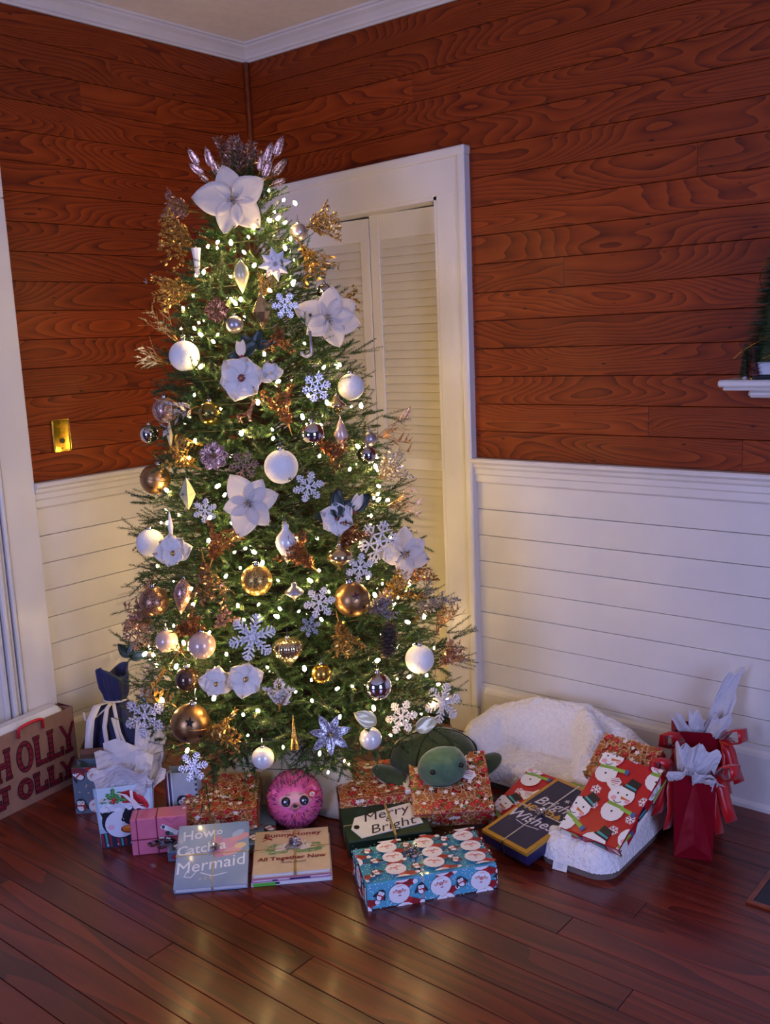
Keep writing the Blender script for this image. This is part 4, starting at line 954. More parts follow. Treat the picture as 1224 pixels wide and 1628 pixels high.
# ------------------------------------------------------------------ the tree
AX, AY = .85, -.755
RV = Vector((math.cos(YAW), -math.sin(YAW), 0))
def axis(z): return Vector((AX, AY, 0)) - RV*(.04*z)
HZ = [.17, .235, .31, .41, .59, .81, 1.02, 1.22, 1.42, 1.59, 1.71, 1.83, 1.93, 2.04, 2.12]
HR = [.26, .42, .53, .57, .535, .48, .425, .375, .32, .27, .235, .19, .14, .075, .0]
def hull(z):
    if z <= HZ[0]: return HR[0]*max(0, z/HZ[0])
    if z >= HZ[-1]: return -.5*(z-HZ[-1])
    i = next(k for k in range(len(HZ)-1) if HZ[k+1] >= z); f = (z-HZ[i])/(HZ[i+1]-HZ[i]); return HR[i]*(1-f)+HR[i+1]*f
def on_tree(px, py, off=0.):
    d = ray(px, py); best = (9, None); prev = None
    for k in range(500):
        t = 2.0 + k*.006; p = CAM + d*t; a = axis(p.z); g = math.hypot(p.x-a.x, p.y-a.y) - hull(p.z) - off
        if g < best[0]: best = (g, p)
        if g < 0: return p
    return best[1]
tree = thing('christmas_tree', 'tall green artificial christmas tree in the corner before the louvred door', 'tree', (AX, AY, 0))
tr = MB().tube([axis(z)-Vector((AX, AY, 0))+Vector((0, 0, z)) for z in (.05, .6, 1.2, 1.8, 2.08)], [.024, .02, .016, .010, .004], 8)
obj('trunk', tr, M['bark'], tree, smooth=True)
stn = MB().lathe([(.03, .02), (.035, .06), (.03, .12)], 12)
for k in range(4): stn.tube([(.02*math.cos(k*PI/2), .02*math.sin(k*PI/2), .09), (.14*math.cos(k*PI/2), .14*math.sin(k*PI/2), .03), (.2*math.cos(k*PI/2), .2*math.sin(k*PI/2), .008)], .008, 6)
obj('stand', stn, M['black'], tree)
rg = np.random.default_rng(5)
br = MB(); tw_o = []; tw_d = []; tw_l = []
def add_twig(o, d, l): tw_o.append(o); tw_d.append(d); tw_l.append(l)
nb = 0
for zi in np.arange(.235, 2.06, .028):
    R = hull(zi); n = max(3, int(R*34+2))
    for k in range(n):
        z = zi + rg.uniform(-.02, .02); R = hull(z)
        if R < .02: continue
        a = 2*PI*(k + rg.uniform(-.35, .35))/n + zi*17.; rr = R*rg.uniform(.78, 1.04)
        up = .10 + .5*max(0, (z-1.2)/.9)
        tip = axis(z) + Vector((math.cos(a)*rr, math.sin(a)*rr, z)); root = axis(z-up*rr) + Vector((math.cos(a)*.015, math.sin(a)*.015, max(.08, z-up*rr)))
        midp = root.lerp(tip, .55) + Vector((0, 0, .02)); base = Vector((AX, AY, 0))
        br.tube([root-base, midp-base, tip-base], [.0035, .0026, .0012], 3)
        bd = (tip-root).normalized(); sd = bd.cross(Vector((0, 0, 1))).normalized(); ud = sd.cross(bd)
        L_ = (tip-root).length
        add_twig(tip - bd*.06, bd + ud*rg.uniform(-.1, .35), rg.uniform(.055, .08))
        m_ = 4 + int(L_*20)
        for j in range(m_):
            f = .30 + .68*(j+rg.uniform(0, 1))/m_; p = root.lerp(midp, f/.55) if f < .55 else midp.lerp(tip, (f-.55)/.45)
            s = 1 if j % 2 else -1
            dd = (bd*rg.uniform(.45, .9) + sd*s*rg.uniform(.35, .9) + ud*rg.uniform(-.45, .55)).normalized()
            add_twig(p, dd, rg.uniform(.05, .115)*(1 if L_ > .2 else .75))
for k in range(26):     # drooping tips at the hem and loose leaders at the top
    a = rg.uniform(0, 2*PI); z = rg.uniform(.27, .34); rr = hull(z)*rg.uniform(.8, 1.0); p = axis(z)+Vector((math.cos(a)*rr, math.sin(a)*rr, z))
    add_twig(p, Vector((math.cos(a)*.5, math.sin(a)*.5, -.75)).normalized(), rg.uniform(.05, .085))
for k in range(9): add_twig(axis(2.06)+Vector((0, 0, 2.06)), Vector((rg.uniform(-.5, .5), rg.uniform(-.5, .5), 1)).normalized(), rg.uniform(.06, .12))
for (px, py, ang, ln) in ((735, 1010, .35, .10), (575, 555, .4, .10), (625, 660, .1, .09), (637, 770, .5, .09), (725, 1000, .4, .11), (740, 1050, -.1, .09), (700, 960, .2, .1), (230, 790, 3.0, .08), (222, 850, 2.9, .07), (325, 1265, -1.7, .09), (505, 1250, -1.5, .08), (560, 1225, -1.2, .08), (700, 1165, -.4, .11), (555, 1200, -1, .1), (340, 1240, -1.6, .1)):
    p = on_tree(px, py, -.03); v = (CAM-p).normalized(); dd = (RT*math.cos(ang) - DN*math.sin(ang))*.9 + v*.25
    for j in range(4): add_twig(p - dd*.04, (dd + Vector(rg.uniform(-.3, .3, 3))).normalized(), ln*rg.uniform(.8, 1.1))
o = obj('branches', br, M['bark'], tree); o['kind'] = 'stuff'
TO = np.array([tuple(p) for p in tw_o]); TD = np.array([tuple(p) for p in tw_d]); TD /= np.linalg.norm(TD, axis=1)[:, None]; TL = np.array(tw_l)
ref = np.where(abs(TD[:, 2:3]) < .9, np.array([[0, 0, 1.]]), np.array([[1., 0, 0]]))
TU = np.cross(TD, ref); TU /= np.linalg.norm(TU, axis=1)[:, None]; TW = np.cross(TD, TU)
NN = 60
f = (np.arange(NN)+.5)/NN; f = np.broadcast_to(f, (len(TL), NN)) + rg.normal(0, .01, (len(TL), NN))
ang = np.arange(NN)*2.4 + rg.uniform(0, 6.28, (len(TL), 1)) + rg.normal(0, .3, (len(TL), NN))
P0 = TO[:, None]+TD[:, None]*(f*TL[:, None])[..., None]
RD = TU[:, None]*np.cos(ang)[..., None] + TW[:, None]*np.sin(ang)[..., None]
ND = TD[:, None]*.55 + RD*.85; ln = rg.uniform(.010, .0165, f.shape)*(1-.35*f)
SD = np.cross(ND, RD); SD /= np.linalg.norm(SD, axis=2)[..., None]+1e-9
wv = .0014
tri = np.stack([P0-SD*wv, P0+SD*wv, P0+ND*ln[..., None]], 2).reshape(-1, 3) - np.array([AX, AY, 0])
me = bpy.data.meshes.new('needles'); nv = len(tri); nf = nv//3
me.vertices.add(nv); me.vertices.foreach_set('co', tri.ravel()); me.loops.add(nv); me.loops.foreach_set('vertex_index', np.arange(nv, dtype=np.int32))
me.polygons.add(nf); me.polygons.foreach_set('loop_start', np.arange(0, nv, 3, dtype=np.int32)); me.materials.append(M['needle']); me.update(); me.validate()
o = obj('needles', me, None, tree); o['kind'] = 'stuff'
print('needles', nf)
# skirt
M['skirt'] = mat('cream_cloth', '#b8b2a2', .9, noise=.06, sheen=.3, bumps=.2, bscale=60)
def skf(u, v):
    a = 2*PI*u; an = (a+PI) % (2*PI)-PI
    R = .08 + v*(.085 + .15*math.exp(-((an+.15)/.32)**2) + .16*math.exp(-((an+2.25)/.5)**2) + .10*math.exp(-((abs(an)-PI)/.9)**2)); k = 1+.05*v*math.sin(a*9)+.03*math.sin(a*4+1); z = .22*(1-v)**.6*(1-.05*math.sin(a*9)) + .004
    return (R*k*math.cos(a), R*k*math.sin(a), z)
t = obj('tree_skirt', MB().grid(145, 20, skf), M['skirt'], smooth=True, loc=(AX, AY, 0)); t.modifiers.new('s', 'SOLIDIFY').thickness = .004
tag(t, 'cream cloth tree skirt gathered round the foot of the tree', 'tree skirt')

# ------------------------------------------------------------------ fairy lights
m, t_, b = nt('warm_bulb_glow'); b.inputs['Emission Color'].default_value = (1., .66, .24, 1); b.inputs['Emission Strength'].default_value = BULB; b.inputs['Base Color'].default_value = (1, .8, .5, 1); M['bulb'] = m
LP = [(427,303),(451,318),(469,323),(426,349),(453,354),(403,361),(395,377),(346,385),(367,386),(330,393),(388,401),(453,394),(486,395),(462,380),(404,422),(366,439),(466,452),(429,462),(307,470),(368,476),(383,476),(468,413),(291,490),(466,449),(316,513),(309,522),(319,532),(346,532),(339,543),(319,583),(484,546),(420,563),(442,607),(309,628),(490,629),(383,689),(433,683),(434,697),(481,663),(510,675),(508,725),(574,645),(398,667),(556,746),(597,742),(600,748),(357,787),(346,773),(256,831),(266,831),(332,860),(373,878),(390,872),(404,878),(382,903),(359,916),(417,895),(442,923),(304,936),(307,961),(411,961),(445,968),(440,980),(388,985),(378,963),(410,981),(475,972),(511,985),(470,858),(565,858),(585,918),(596,946),(615,795),(602,773),(537,950),(523,941),(507,907),(493,923),(276,995),(625,895),(292,1022),(560,1091),(536,1095),(484,1063),(425,1061),(496,1114),(410,1130),(394,1169),(650,1076),(594,1126),(621,1169),(697,1088),(648,989),(450,1188),(508,1198),(258,1113),(711,1112),(688,1119),(280,300+760),(333,1005),(350,735),(300,730),(560,620),(540,580),(410,640),(350,650),(310,700),(265,780),(250,900),(470,740),(520,640),(590,820),(650,930),(600,1050),(470,1100),(360,1040),(230,1040),(250,1080),(540,1140),(340,1110),(690,1030)]
fl_ = thing('fairy_lights', 'string of warm white fairy lights wound round the tree', 'string lights', (AX, AY, 0))
base = Vector((AX, AY, 0)); pts = []
for (px, py) in LP: pts.append(on_tree(px, py, .004) - base)
q = random.Random(12)
for i in range(165):
    z = .24 + 1.75*(q.random()**1.3); a = 2.25 + q.gauss(0, 1.35); R = hull(z)*q.uniform(.72, .98); ax_ = axis(z); pts.append(Vector((ax_.x+R*math.cos(a), ax_.y+R*math.sin(a), z))-base)
bme = [MB().lathe([(.001*k, -.0075*k), (.0042*k, -.005*k), (.0050*k, 0), (.0036*k, .006*k), (.001*k, .0085*k)], 8).mesh('bulb', M['bulb'], True) for k in (.62, .85, 1.1)]
for i, p in enumerate(pts): obj('bulb', bme[(i*7) % 3], None, fl_, loc=p, rot=(q.uniform(-.9, .9), q.uniform(-.9, .9), q.uniform(0, 6.28)))
wp = []
for k in range(420):
    z = .16+1.85*k/420; a = k*.21*(1+.6*k/420); R = hull(z)*.86 + .012*math.sin(k*1.3); ax_ = axis(z); wp.append((ax_.x+R*math.cos(a)-AX, ax_.y+R*math.sin(a)-AY, z))
obj('wire', MB().tube(wp, .0013, 4), M['wire'], fl_)

# ------------------------------------------------------------------ ornaments
M['pearl'] = mat('pearl_white', '#d9d7d6', .22, .1, noise=.05, coat=.5)
M['blush'] = mat('pearl_blush', '#c9a99b', .25, .15, noise=.05, coat=.5)
M['fuzz'] = mat('white_flocked', '#e2dfdd', .95, noise=.04, sheen=.4, bumps=.6, bscale=220, bdist=.004)
M['mattes'] = mat('matte_silver', '#a8a0a6', .32, .75, noise=.08)
M['chrome'] = mat('bright_chrome', '#d0ccd0', .05, 1.)
M['silverg'] = mat('mercury_glass', '#b5aeb2', .10, 1., noise=.25, nscale=90)
M['champ'] = mat('champagne_glass', '#cbb488', .14, .9, noise=.15)
M['goldb'] = mat('satin_gold', '#b58b3e', .25, .9, noise=.1)
M['bell'] = mat('antique_bronze_bell', '#9c7850', .36, .9, noise=.12, nscale=14)
M['bellg'] = mat('brass_bell', '#84763c', .22, .9, noise=.1)
M['brown'] = mat('smoky_brown_glass', '#5c4638', .14, .6, noise=.2, coat=.4)
M['gsil'] = glitter('silver_glitter', '#54505a', '#cbc6cc', metal=.5); M['ggold'] = glitter('gold_glitter', '#6e4c18', '#e8c070'); M['gcop'] = glitter('copper_glitter', '#5a2f18', '#c98a5c')
M['gros'] = glitter('rose_glitter', '#6e4c48', '#d9b0a4'); M['gwht'] = glitter('white_glitter', '#b4b0b2', '#f6f3f0', metal=.0, rough=.5); M['gbrn'] = glitter('brown_glitter', '#4c3024', '#b89074')
M['petal'] = mat('sheer_white_petal', '#e8e3e0', .7, noise=.05, nscale=60, trans=.5, bumps=.15, bscale=90)
M['mag'] = mat('white_magnolia_petal', '#efeae6', .7, noise=.05, trans=.35)
M['leafg'] = mat('dark_magnolia_leaf', '#17281c', .35, noise=.2); M['redc'] = mat('dark_red_centre', '#7c1f28', .6, noise=.2, nscale=200)
M['cone'] = mat('pine_cone_brown', '#3f322c', .8, noise=.3); M['snowt'] = mat('frosted_tip', '#9a9490', .8)
M['whitep'] = mat('white_paper_star', '#d2cfd6', .6); M['cream'] = mat('cream_pearl', '#c4bc96', .3, .15, coat=.3)
M['stem'] = mat('gold_stem', '#6d5226', .5, .4)
M['darkred'] = mat('dark_red_enamel', '#4c0d12', .4); M['darkhole'] = mat('bell_hole', '#120c0a', .8)
UPW = Vector((0, 0, 1))
def place_hang(o, P):
    o.location = P; o.rotation_euler = (0, 0, facing(P.x, P.y))
def place_face(o, P, roll=0., out=.45, tilt=0.):
    a = axis(P.z); n = Vector((P.x-a.x, P.y-a.y, 0)); n = n.normalized() if n.length > .01 else Vector((.7, -.7, 0)); v = (CAM-P).normalized()
    z = (n*out + v*(1-out) + UPW*tilt).normalized(); x = UPW.cross(z).normalized(); y = z.cross(x)
    R = Matrix((x, y, z)).transposed().to_4x4() @ Matrix.Rotation(roll, 4, 'Z'); o.matrix_world = Matrix.Translation(P) @ R
def size(px, P): return px*(P-CAM).dot(fw)/FPX
def cap(o, z, r, m=None, ring=True):
    c = MB().lathe([(r*.9, -.25*r), (r, .0), (r*1.0, .9*r), (r*.75, 1.05*r)], 12)
    obj('cap', c, m or M['silverg'], o, smooth=True, loc=(0, 0, z))
    if ring: obj('hanger', MB().tube([(r*.6*math.sin(a), 0, r*1.4-r*.6*math.cos(a)) for a in [2*PI*i/10 for i in range(11)]] + [(0, .002, r*4.5)], r*.12, 5), m or M['silverg'], o, loc=(0, 0, z))
ORN = 'ornaments hung on the christmas tree'
_ball = {}
def ball(px, py, r, m, label, capm=None, off=.25, name='ball_ornament'):
    P = on_tree(px, py, .0); R = size(r, P); P = on_tree(px, py, R*off)
    o = obj(name, MB().ball(R, n=28, m=18), M[m], smooth=True); place_hang(o, P); tag(o, label, 'ornament', ORN); cap(o, R*.98, R*.20, capm); return o, R
def bell(px, py, r, m, label, star_col='darkred', spin=0., tiltx=0., st=(.45, .5)):
    o, R = ball(px, py, r, m, label, name='jingle_bell'); o.rotation_euler.z += spin; o.rotation_euler.y = tiltx
    obj('band', MB().tube([(R*1.0*math.cos(a), R*1.0*math.sin(a), 0) for a in [2*PI*i/40 for i in range(41)]], R*.045, 6), M[m], o, smooth=True)
    def patch(pts2, cx, cz, mt, nm):   # small curved patch on the shell, centred on direction (cx,cz) of the front
        mb = MB(); n = len(pts2); vs = []
        for (x, z) in [(0, 0)] + pts2:
            d = Vector((cx+x, -math.sqrt(max(.05, 1-(cx+x)**2-(cz+z)**2)), cz+z)).normalized()*R*1.02; vs.append(d)
        mb.add(vs, [(0, i+1, (i+1) % n+1) for i in range(n)]); return obj(nm, mb, M[mt], o)
    patch([(.27*(1 if i % 2 == 0 else .42)*math.sin(PI*i/5), .27*(1 if i % 2 == 0 else .42)*math.cos(PI*i/5)) for i in range(10)], st[0]*.6, st[1]*.75, star_col, 'star_cutout')
    for (cx, cz) in ((-.25, -.50), (.5, -.35)):
        patch([(.09*math.cos(a), .09*math.sin(a)) for a in [2*PI*i/12 for i in range(12)]], cx, cz, 'darkhole', 'slot')
    patch([(-.035, 0), (-.035, -.4), (.035, -.4), (.035, 0)], -.25, -.5, 'darkhole', 'slot')
    return o
def lathe_orn(px, py, w_, h_, m, label, prof, name, n=18, mod=None, smooth=True, off=.01, tilt=0.):
    P = on_tree(px, py, off); W = size(w_, P)/2; H = size(h_, P)
    mb = MB().lathe([(max(.0004, r*W), (z-.5)*H) for r, z in prof], n, mod); o = obj(name, mb, M[m], smooth=smooth); place_hang(o, P); o.rotation_euler.y = tilt
    tag(o, label, 'ornament', ORN); cap(o, H*.5, W*.16); return o
FIN = [(.02, 0), (.18, .08), (.55, .24), (.92, .42), (1, .54), (.85, .68), (.45, .80), (.28, .86), (.34, .90), (.30, .96), (.15, 1)]
DIA = [(.02, 0), (.5, .22), (1, .5), (.55, .78), (.12, 1)]
DROP = [(.02, 0), (.35, .15), (.85, .42), (1, .58), (.8, .78), (.35, .92), (.1, 1)]
ONION = [(.03, 0), (.10, .12), (.35, .26), (.85, .44), (1, .58), (.86, .74), (.4, .86), (.22, .92), (.25, 1)]
DISC = [(.03, 0), (.12, .15), (.55, .30), (1, .48), (1, .56), (.6, .74), (.3, .82), (.3, 1)]
def snowflake(px, py, r, m, label, style=0, roll=0., th=.0022, off=.02, out=.45, name='snowflake_ornament'):
    P = on_tree(px, py, off); R = size(r, P); mb = MB()
    def bar(a, b, wd):
        (x0, y0), (x1, y1) = a, b; l = math.hypot(x1-x0, y1-y0); nx, ny = -(y1-y0)/l*wd/2, (x1-x0)/l*wd/2
        mb.prism([(x0+nx, y0+ny), (x0-nx, y0-ny), (x1-nx, y1-ny), (x1+nx, y1+ny)][::-1], -th/2, th/2)
    for k in range(6):
        a = k*PI/3; c, s = math.cos(a), math.sin(a); g = lambda u, v: ((c*u-s*v)*R, (s*u+c*v)*R)
        bar(g(0, 0), g(1, 0), R*.09)
        if style == 0: bar(g(0, 0), g(.42, 0), R*.24); bar(g(.40, -.16), g(.40, .16), R*.07)
        sets = {0: [(.38, .30), (.58, .34), (.76, .26), (.90, .14)], 1: [(.30, .30), (.52, .34), (.72, .26), (.88, .14)], 2: [(.45, .42), (.70, .30)]}[style]
        for (u, l) in sets:
            for sg in (-1, 1):
                bar(g(u, 0), g(u+l*.6, sg*l*.75), R*.075)
                if style != 0: bar(g(u+l*.35, sg*l*.44), g(u+l*.75, sg*l*.40), R*.06)
        if style == 1: bar(g(.30, -.1), g(.30, .1), R*.07)
        if style == 2:
            b_ = a+PI/6; bar((R*.42*math.cos(b_-.5), R*.42*math.sin(b_-.5)), (R*.42*math.cos(b_+.5), R*.42*math.sin(b_+.5)), R*.07)
    mb.prism([(R*.16*math.cos(i*PI/3), R*.16*math.sin(i*PI/3)) for i in range(6)], -th*.7, th*.7)
    o = obj(name, mb, M[m]); place_face(o, P, roll, out); tag(o, label, 'ornament', ORN)
    obj('hanger', MB().tube([(0, R*.98, 0), (0, R*1.15, 0), (0, R*1.5, -.02)], .0006, 4), M['silverg'], o); return o
def petal_mesh(ln, wd, lift=.25, curl=.3, wav=.06, tip=1.6, seed=0, nu=7, nv=9):
    def f(u, v):
        prof = math.sin(PI*min(1, v**.8))**.75*(1-.15*v) if v < .995 else 0; prof = max(prof, .06 if v < .05 else 0)
        x = (u-.5)*wd*prof; y = ln*v
        z = ln*(lift*v - curl*v*v) + wd*.35*((u-.5)**2)*1.2 + wav*wd*math.sin(u*9+seed+v*5)*v
        return (x, y, z)
    return MB().grid(nu, nv, f)
def flower(px, py, r, label, kind='poinsettia', n=6, roll=0., m='petal', off=.03, out=.35, tilt=0., centre=None, angs=None, lens=None):
    P = on_tree(px, py, off); R = size(r, P); t = thing({'poinsettia': 'poinsettia_pick'}.get(kind, 'magnolia_pick'), label, 'artificial flower', group='artificial flowers on the tree'); place_face(t, P, roll, out, tilt)
    for k in range(n):
        a = (angs[k] if angs else 2*PI*k/n); ls = lens[k] if lens else (1 if k % 2 == 0 else .92)
        if kind == 'poinsettia': mb = petal_mesh(R*ls, R*(.46 if m == 'gsil' else .85)*ls, .22+.1*(k % 2), .28, .05, seed=k)
        elif kind == 'magnolia': mb = petal_mesh(R*ls, R*1.25, .40, .38, .16, seed=k*1.7)
        else: mb = petal_mesh(R*ls*(1 if k < 5 else .62), R*1.1*(1 if k < 5 else .75), .40 if k < 5 else 1.05, .40, .20, seed=k*2.1)
        o = obj('petal', mb, M[m], t, smooth=True, rot=(0, 0, a-PI/2), loc=(0, 0, .002*(k % 3)))
        o.modifiers.new('s', 'SOLIDIFY').thickness = .0006
    c = MB()
    if kind == 'poinsettia':
        q = random.Random(px)
        for k in range(9): a = q.random()*6.28; rr = R*.12*q.random()**.5; c.tube([(0, 0, 0), (rr*math.cos(a)*1.6, rr*math.sin(a)*1.6, R*.22)], [.0008, .0006], 4); c.ball(.0022, (rr*math.cos(a)*1.6, rr*math.sin(a)*1.6, R*.23), 6, 4)
        obj('stamens', c, M['ggold' if centre is None else centre], t)
        lv = MB()
        for k in range(4): a = k*PI/2+.5; z = MB().prism([(0, 0), (R*.12, R*.05), (R*.24, 0), (R*.12, -R*.05)], .004, .005).xf(Matrix.Rotation(a, 4, 'Z')); lv.add(z.v, z.f)
        obj('calyx', lv, M['leafg'], t)
    else:
        obj('flower_centre', c.ball(R*.17, (0, 0, R*.10), 14, 8, (1, 1, .6)), M[centre or 'ggold'], t, smooth=True)
        if centre == 'redc': obj('pistil', MB().ball(R*.09, (0, 0, R*.19), 10, 6), M['gcop'], t)
    return t, R
def leaf_child(t, R, ang, ln, wd, m='leafg', z=-.006):
    o = obj('leaf', petal_mesh(R*ln, R*wd, .1, .2, .03), M[m], t, smooth=True, rot=(0, 0, ang-PI/2), loc=(0, 0, z)); o.modifiers.new('s', 'SOLIDIFY').thickness = .0008
# sprays
SPR = 'glitter sprays tucked into the tree'
def spray(px, py, ln, ang, kind, m, label, seed=1, wdt=.5, fwd=.35, off=.02, name='glitter_spray'):
    P = on_tree(px, py, off); v = (CAM-P).normalized(); d = ((RT*math.cos(ang) - DN*math.sin(ang))*.95 + v*fwd).normalized()
    Ln = size(ln, P); O = P - d*Ln*.5
    x = d.cross(v).normalized(); y = d.cross(x)
    q = random.Random(seed*31+int(px)); st = MB(); sp = MB()
    def leaflet(p, dd, l, wd):
        s = dd.cross(Vector((q.uniform(-1, 1), q.uniform(-1, 1), q.uniform(-1, 1)))).normalized()*wd
        sp.add([p, p+dd*l*.5+s, p+dd*l, p+dd*l*.5-s], [(0, 1, 2, 3)])
    def bead_(p, r):
        sp.add([p+Vector(e)*r for e in ((1, 0, 0), (-1, 0, 0), (0, 1, 0), (0, -1, 0), (0, 0, 1), (0, 0, -1))], [(0, 2, 4), (2, 1, 4), (1, 3, 4), (3, 0, 4), (2, 0, 5), (1, 2, 5), (3, 1, 5), (0, 3, 5)])
    Z = Vector((0, 0, 1)); X = Vector((1, 0, 0)); Y = Vector((0, 1, 0))
    ns = {'fern': 4, 'berry': 6, 'twig': 7, 'leaf': 2, 'bush': 9}[kind]
    for k in range(ns):
        sx = wdt*(k/(max(1, ns-1))-.5)*1.6 + q.uniform(-.08, .08); sy = q.uniform(-.25, .25)*wdt; L1 = Ln*q.uniform(.75, 1.0)
        P_ = lambda f: X*(sx*Ln*f*f) + Y*(sy*Ln*f + .12*Ln*math.sin(f*2.5+k)*.3) + Z*(L1*f*(1-.12*abs(sx)))
        if kind == 'twig':
            ph = q.random()*6; am = q.uniform(.04, .09)*Ln
            P2 = lambda f: P_(f) + X*(am*math.sin(f*7+ph)*f) + Y*(am*math.cos(f*6+ph)*f)
            st.tube([P2(i/12) for i in range(13)], [.0013*(1-.6*i/12) for i in range(13)], 4)
            for j in range(4): f = .4+.15*j; sp.add([P2(f), P2(f)+X*.004+Z*.01, P2(f)+X*q.uniform(-.03, .03)+Z*.03], [(0, 1, 2)])
            continue
        st.tube([P_(i/6) for i in range(7)], [.0014*(1-.6*i/6) for i in range(7)], 4)
        if kind == 'fern':
            for j in range(11):
                f = .25+.72*j/11; l2 = Ln*.24*(1.15-f)
                for sg in (-1, 1):
                    dd = (Z*.75 + X*sg*.8 + Y*q.uniform(-.4, .4)).normalized(); p = P_(f); st.tube([p, p+dd*l2], .0007, 3)
                    for i in range(5): leaflet(p+dd*l2*(i+1)/5, (dd+X*q.uniform(-.9, .9)+Y*q.uniform(-.6, .6)).normalized(), .013, .0028)
        elif kind == 'berry':
            for j in range(13):
                f = .3+.7*j/13; p = P_(f) + Vector((q.uniform(-1, 1), q.uniform(-1, 1), q.uniform(-.5, .5)))*Ln*.09; bead_(p, q.uniform(.0040, .0060)); st.tube([P_(max(0, f-.05)), p], .0006, 3)
        elif kind == 'leaf':
            for j in range(7):
                f = .2+.8*j/7
                for sg in (-1, 1): leaflet(P_(f), (Z*.7+X*sg*.75+Y*q.uniform(-.3, .3)).normalized(), Ln*.22, Ln*.045)
        else:
            for j in range(34):
                f = .25+.75*q.random(); dd = Vector((q.uniform(-1, 1), q.uniform(-1, 1), q.uniform(-.2, 1))).normalized(); leaflet(P_(f), dd, .018, .0034)
    t = obj(name, st, M['stem'] if kind != 'twig' else M[m], None); t.matrix_world = Matrix.Translation(O) @ Matrix((x, y, d)).transposed().to_4x4()
    tag(t, label, 'glitter spray', SPR)
    c = obj({'fern': 'fronds', 'berry': 'berries', 'leaf': 'leaves'}.get(kind, 'sprigs'), sp, M[m], t); c['kind'] = 'stuff'; return t

# topper
top, R = flower(372, 318, 58, 'large sheer white poinsettia crowning the top of the tree', n=5, roll=.1, off=.05, angs=[1.75, .45, -.95, -2.05, 2.95], lens=[.95, 1.0, 1.0, .95, 1.15])
def top_leaves(px, py, lst, label):
    P = on_tree(px, py, .03); t = thing('glitter_leaf_pick', label, 'glitter spray', group=SPR); place_face(t, P, 0, .2)
    k_ = (P-CAM).dot(fw)/FPX
    st = MB()
    for (dx, dy, ang, ln) in lst:
        p = Vector((dx*k_, -dy*k_, 0)); d = Vector((math.cos(ang), math.sin(ang), .1)); o = obj('leaf', petal_mesh(ln*k_, ln*k_*.42, .1, .15, .03, nu=5, nv=7), M['gros' if (dx*7+dy) % 3 else 'gbrn'], t, smooth=True, rot=(0, 0, ang-PI/2), loc=p)
        o.modifiers.new('s', 'SOLIDIFY').thickness = .0008; st.tube([(0, -.05, -.02), p*.5+Vector((0, -.01, -.01)), p], .0014, 5)
    obj('stem', st, M['stem'], t)
top_leaves(352, 275, [(-34, -12, 2.1, 32), (-27, 2, 2.5, 30), (-14, -8, 1.8, 34), (-5, 5, 1.9, 30), (-20, 14, 2.4, 24), (-2, -2, 2.2, 26)], 'champagne glitter leaf pick left of the topmost poinsettia')
top_leaves(408, 280, [(30, -28, 1.15, 36), (14, -18, 1.2, 36), (24, 0, .8, 38), (10, 4, 1.1, 34), (22, 14, .35, 28), (5, -6, 1.4, 28)], 'champagne glitter leaf pick right of the topmost poinsettia')
spray(366, 250, 85, 1.75, 'fern', 'gros', 'rosy gold fern spray rising behind the topmost poinsettia on the left', 3, .35)
spray(390, 255, 80, 1.30, 'fern', 'gros', 'rosy gold fern spray rising behind the topmost poinsettia on the right', 4, .35)
# flowers
flower(520, 507, 54, 'sheer white poinsettia at the upper right edge of the tree', n=6, roll=.3, angs=[2.5, 1.1, .2, -.5, -1.5, 3.4], lens=[1.05, .95, 1.0, 1.0, .9, .8], out=.3)
flower(396, 800, 52, 'sheer white poinsettia in the middle of the tree below the flocked ball', n=6, angs=[2.1, 1.0, .25, -.9, -1.9, 3.3], lens=[1.05, .85, .95, .9, 1.1, .8])
flower(640, 882, 46, 'sheer white poinsettia at the right edge beside the big lacy snowflake', n=5, angs=[1.4, .5, -.3, -1.6, 2.9], out=.4)
t, R = flower(384, 601, 38, 'white magnolia with a red centre below the dark leaves', 'magnolia', 6, .2, 'mag', centre='redc'); 
t2, R2 = flower(431, 594, 20, 'small white magnolia blossom right of the red centred magnolia', 'rose', 7, .2, 'mag')
def bud(px, py, label, ln=30, ang=1.5):
    P = on_tree(px, py, .03); k_ = (P-CAM).dot(fw)/FPX; t = thing('magnolia_bud', label, 'artificial flower', group='artificial flowers on the tree'); place_face(t, P, 0, .3)
    for k, a in enumerate((-.18, .18, 0)): o = obj('petal', petal_mesh(ln*k_, ln*k_*.5, .25, .1, .03, seed=k), M['mag'], t, smooth=True, rot=(.2*k, 0, ang-PI/2+a), loc=(0, 0, .002*k)); o.modifiers.new('s', 'SOLIDIFY').thickness = .0008
    obj('bud_base', MB().ball(.008, n=12, m=8, sc=(1, 1.3, .9)), M['redc'], t, smooth=True)
    for a, l in ((.1, 1.3), (2.6, .9)): leaf_child(t, ln*k_, a+.6, l, .8)
bud(384, 566, 'white magnolia bud with dark leaves above the red centred magnolia', 26, 1.6)
t, R = flower(535, 824, 29, 'white cupped magnolia with dark green leaves on the right of the tree', 'magnolia', 6, .6, 'mag', centre='redc'); leaf_child(t, R, .9, 1.7, .9, z=.01); leaf_child(t, R, .1, 1.6, .8); leaf_child(t, R, 2.3, 1.3, .8)
bud(562, 812, 'white magnolia bud beside the cupped magnolia on the right', 30, 1.2)
flower(276, 880, 32, 'ruffled white flower under the flocked ball on the left edge', 'rose', 9, .3, 'mag', out=.3)
flower(344, 1088, 30, 'ruffled white rose, left one of the low pair', 'rose', 9, .0, 'mag')
flower(391, 1080, 30, 'open white rose with a gold centre, right one of the low pair', 'magnolia', 6, .3, 'mag')
flower(524, 1168, 36, 'silver glitter poinsettia at the bottom of the tree', n=7, m='gsil', roll=.2)
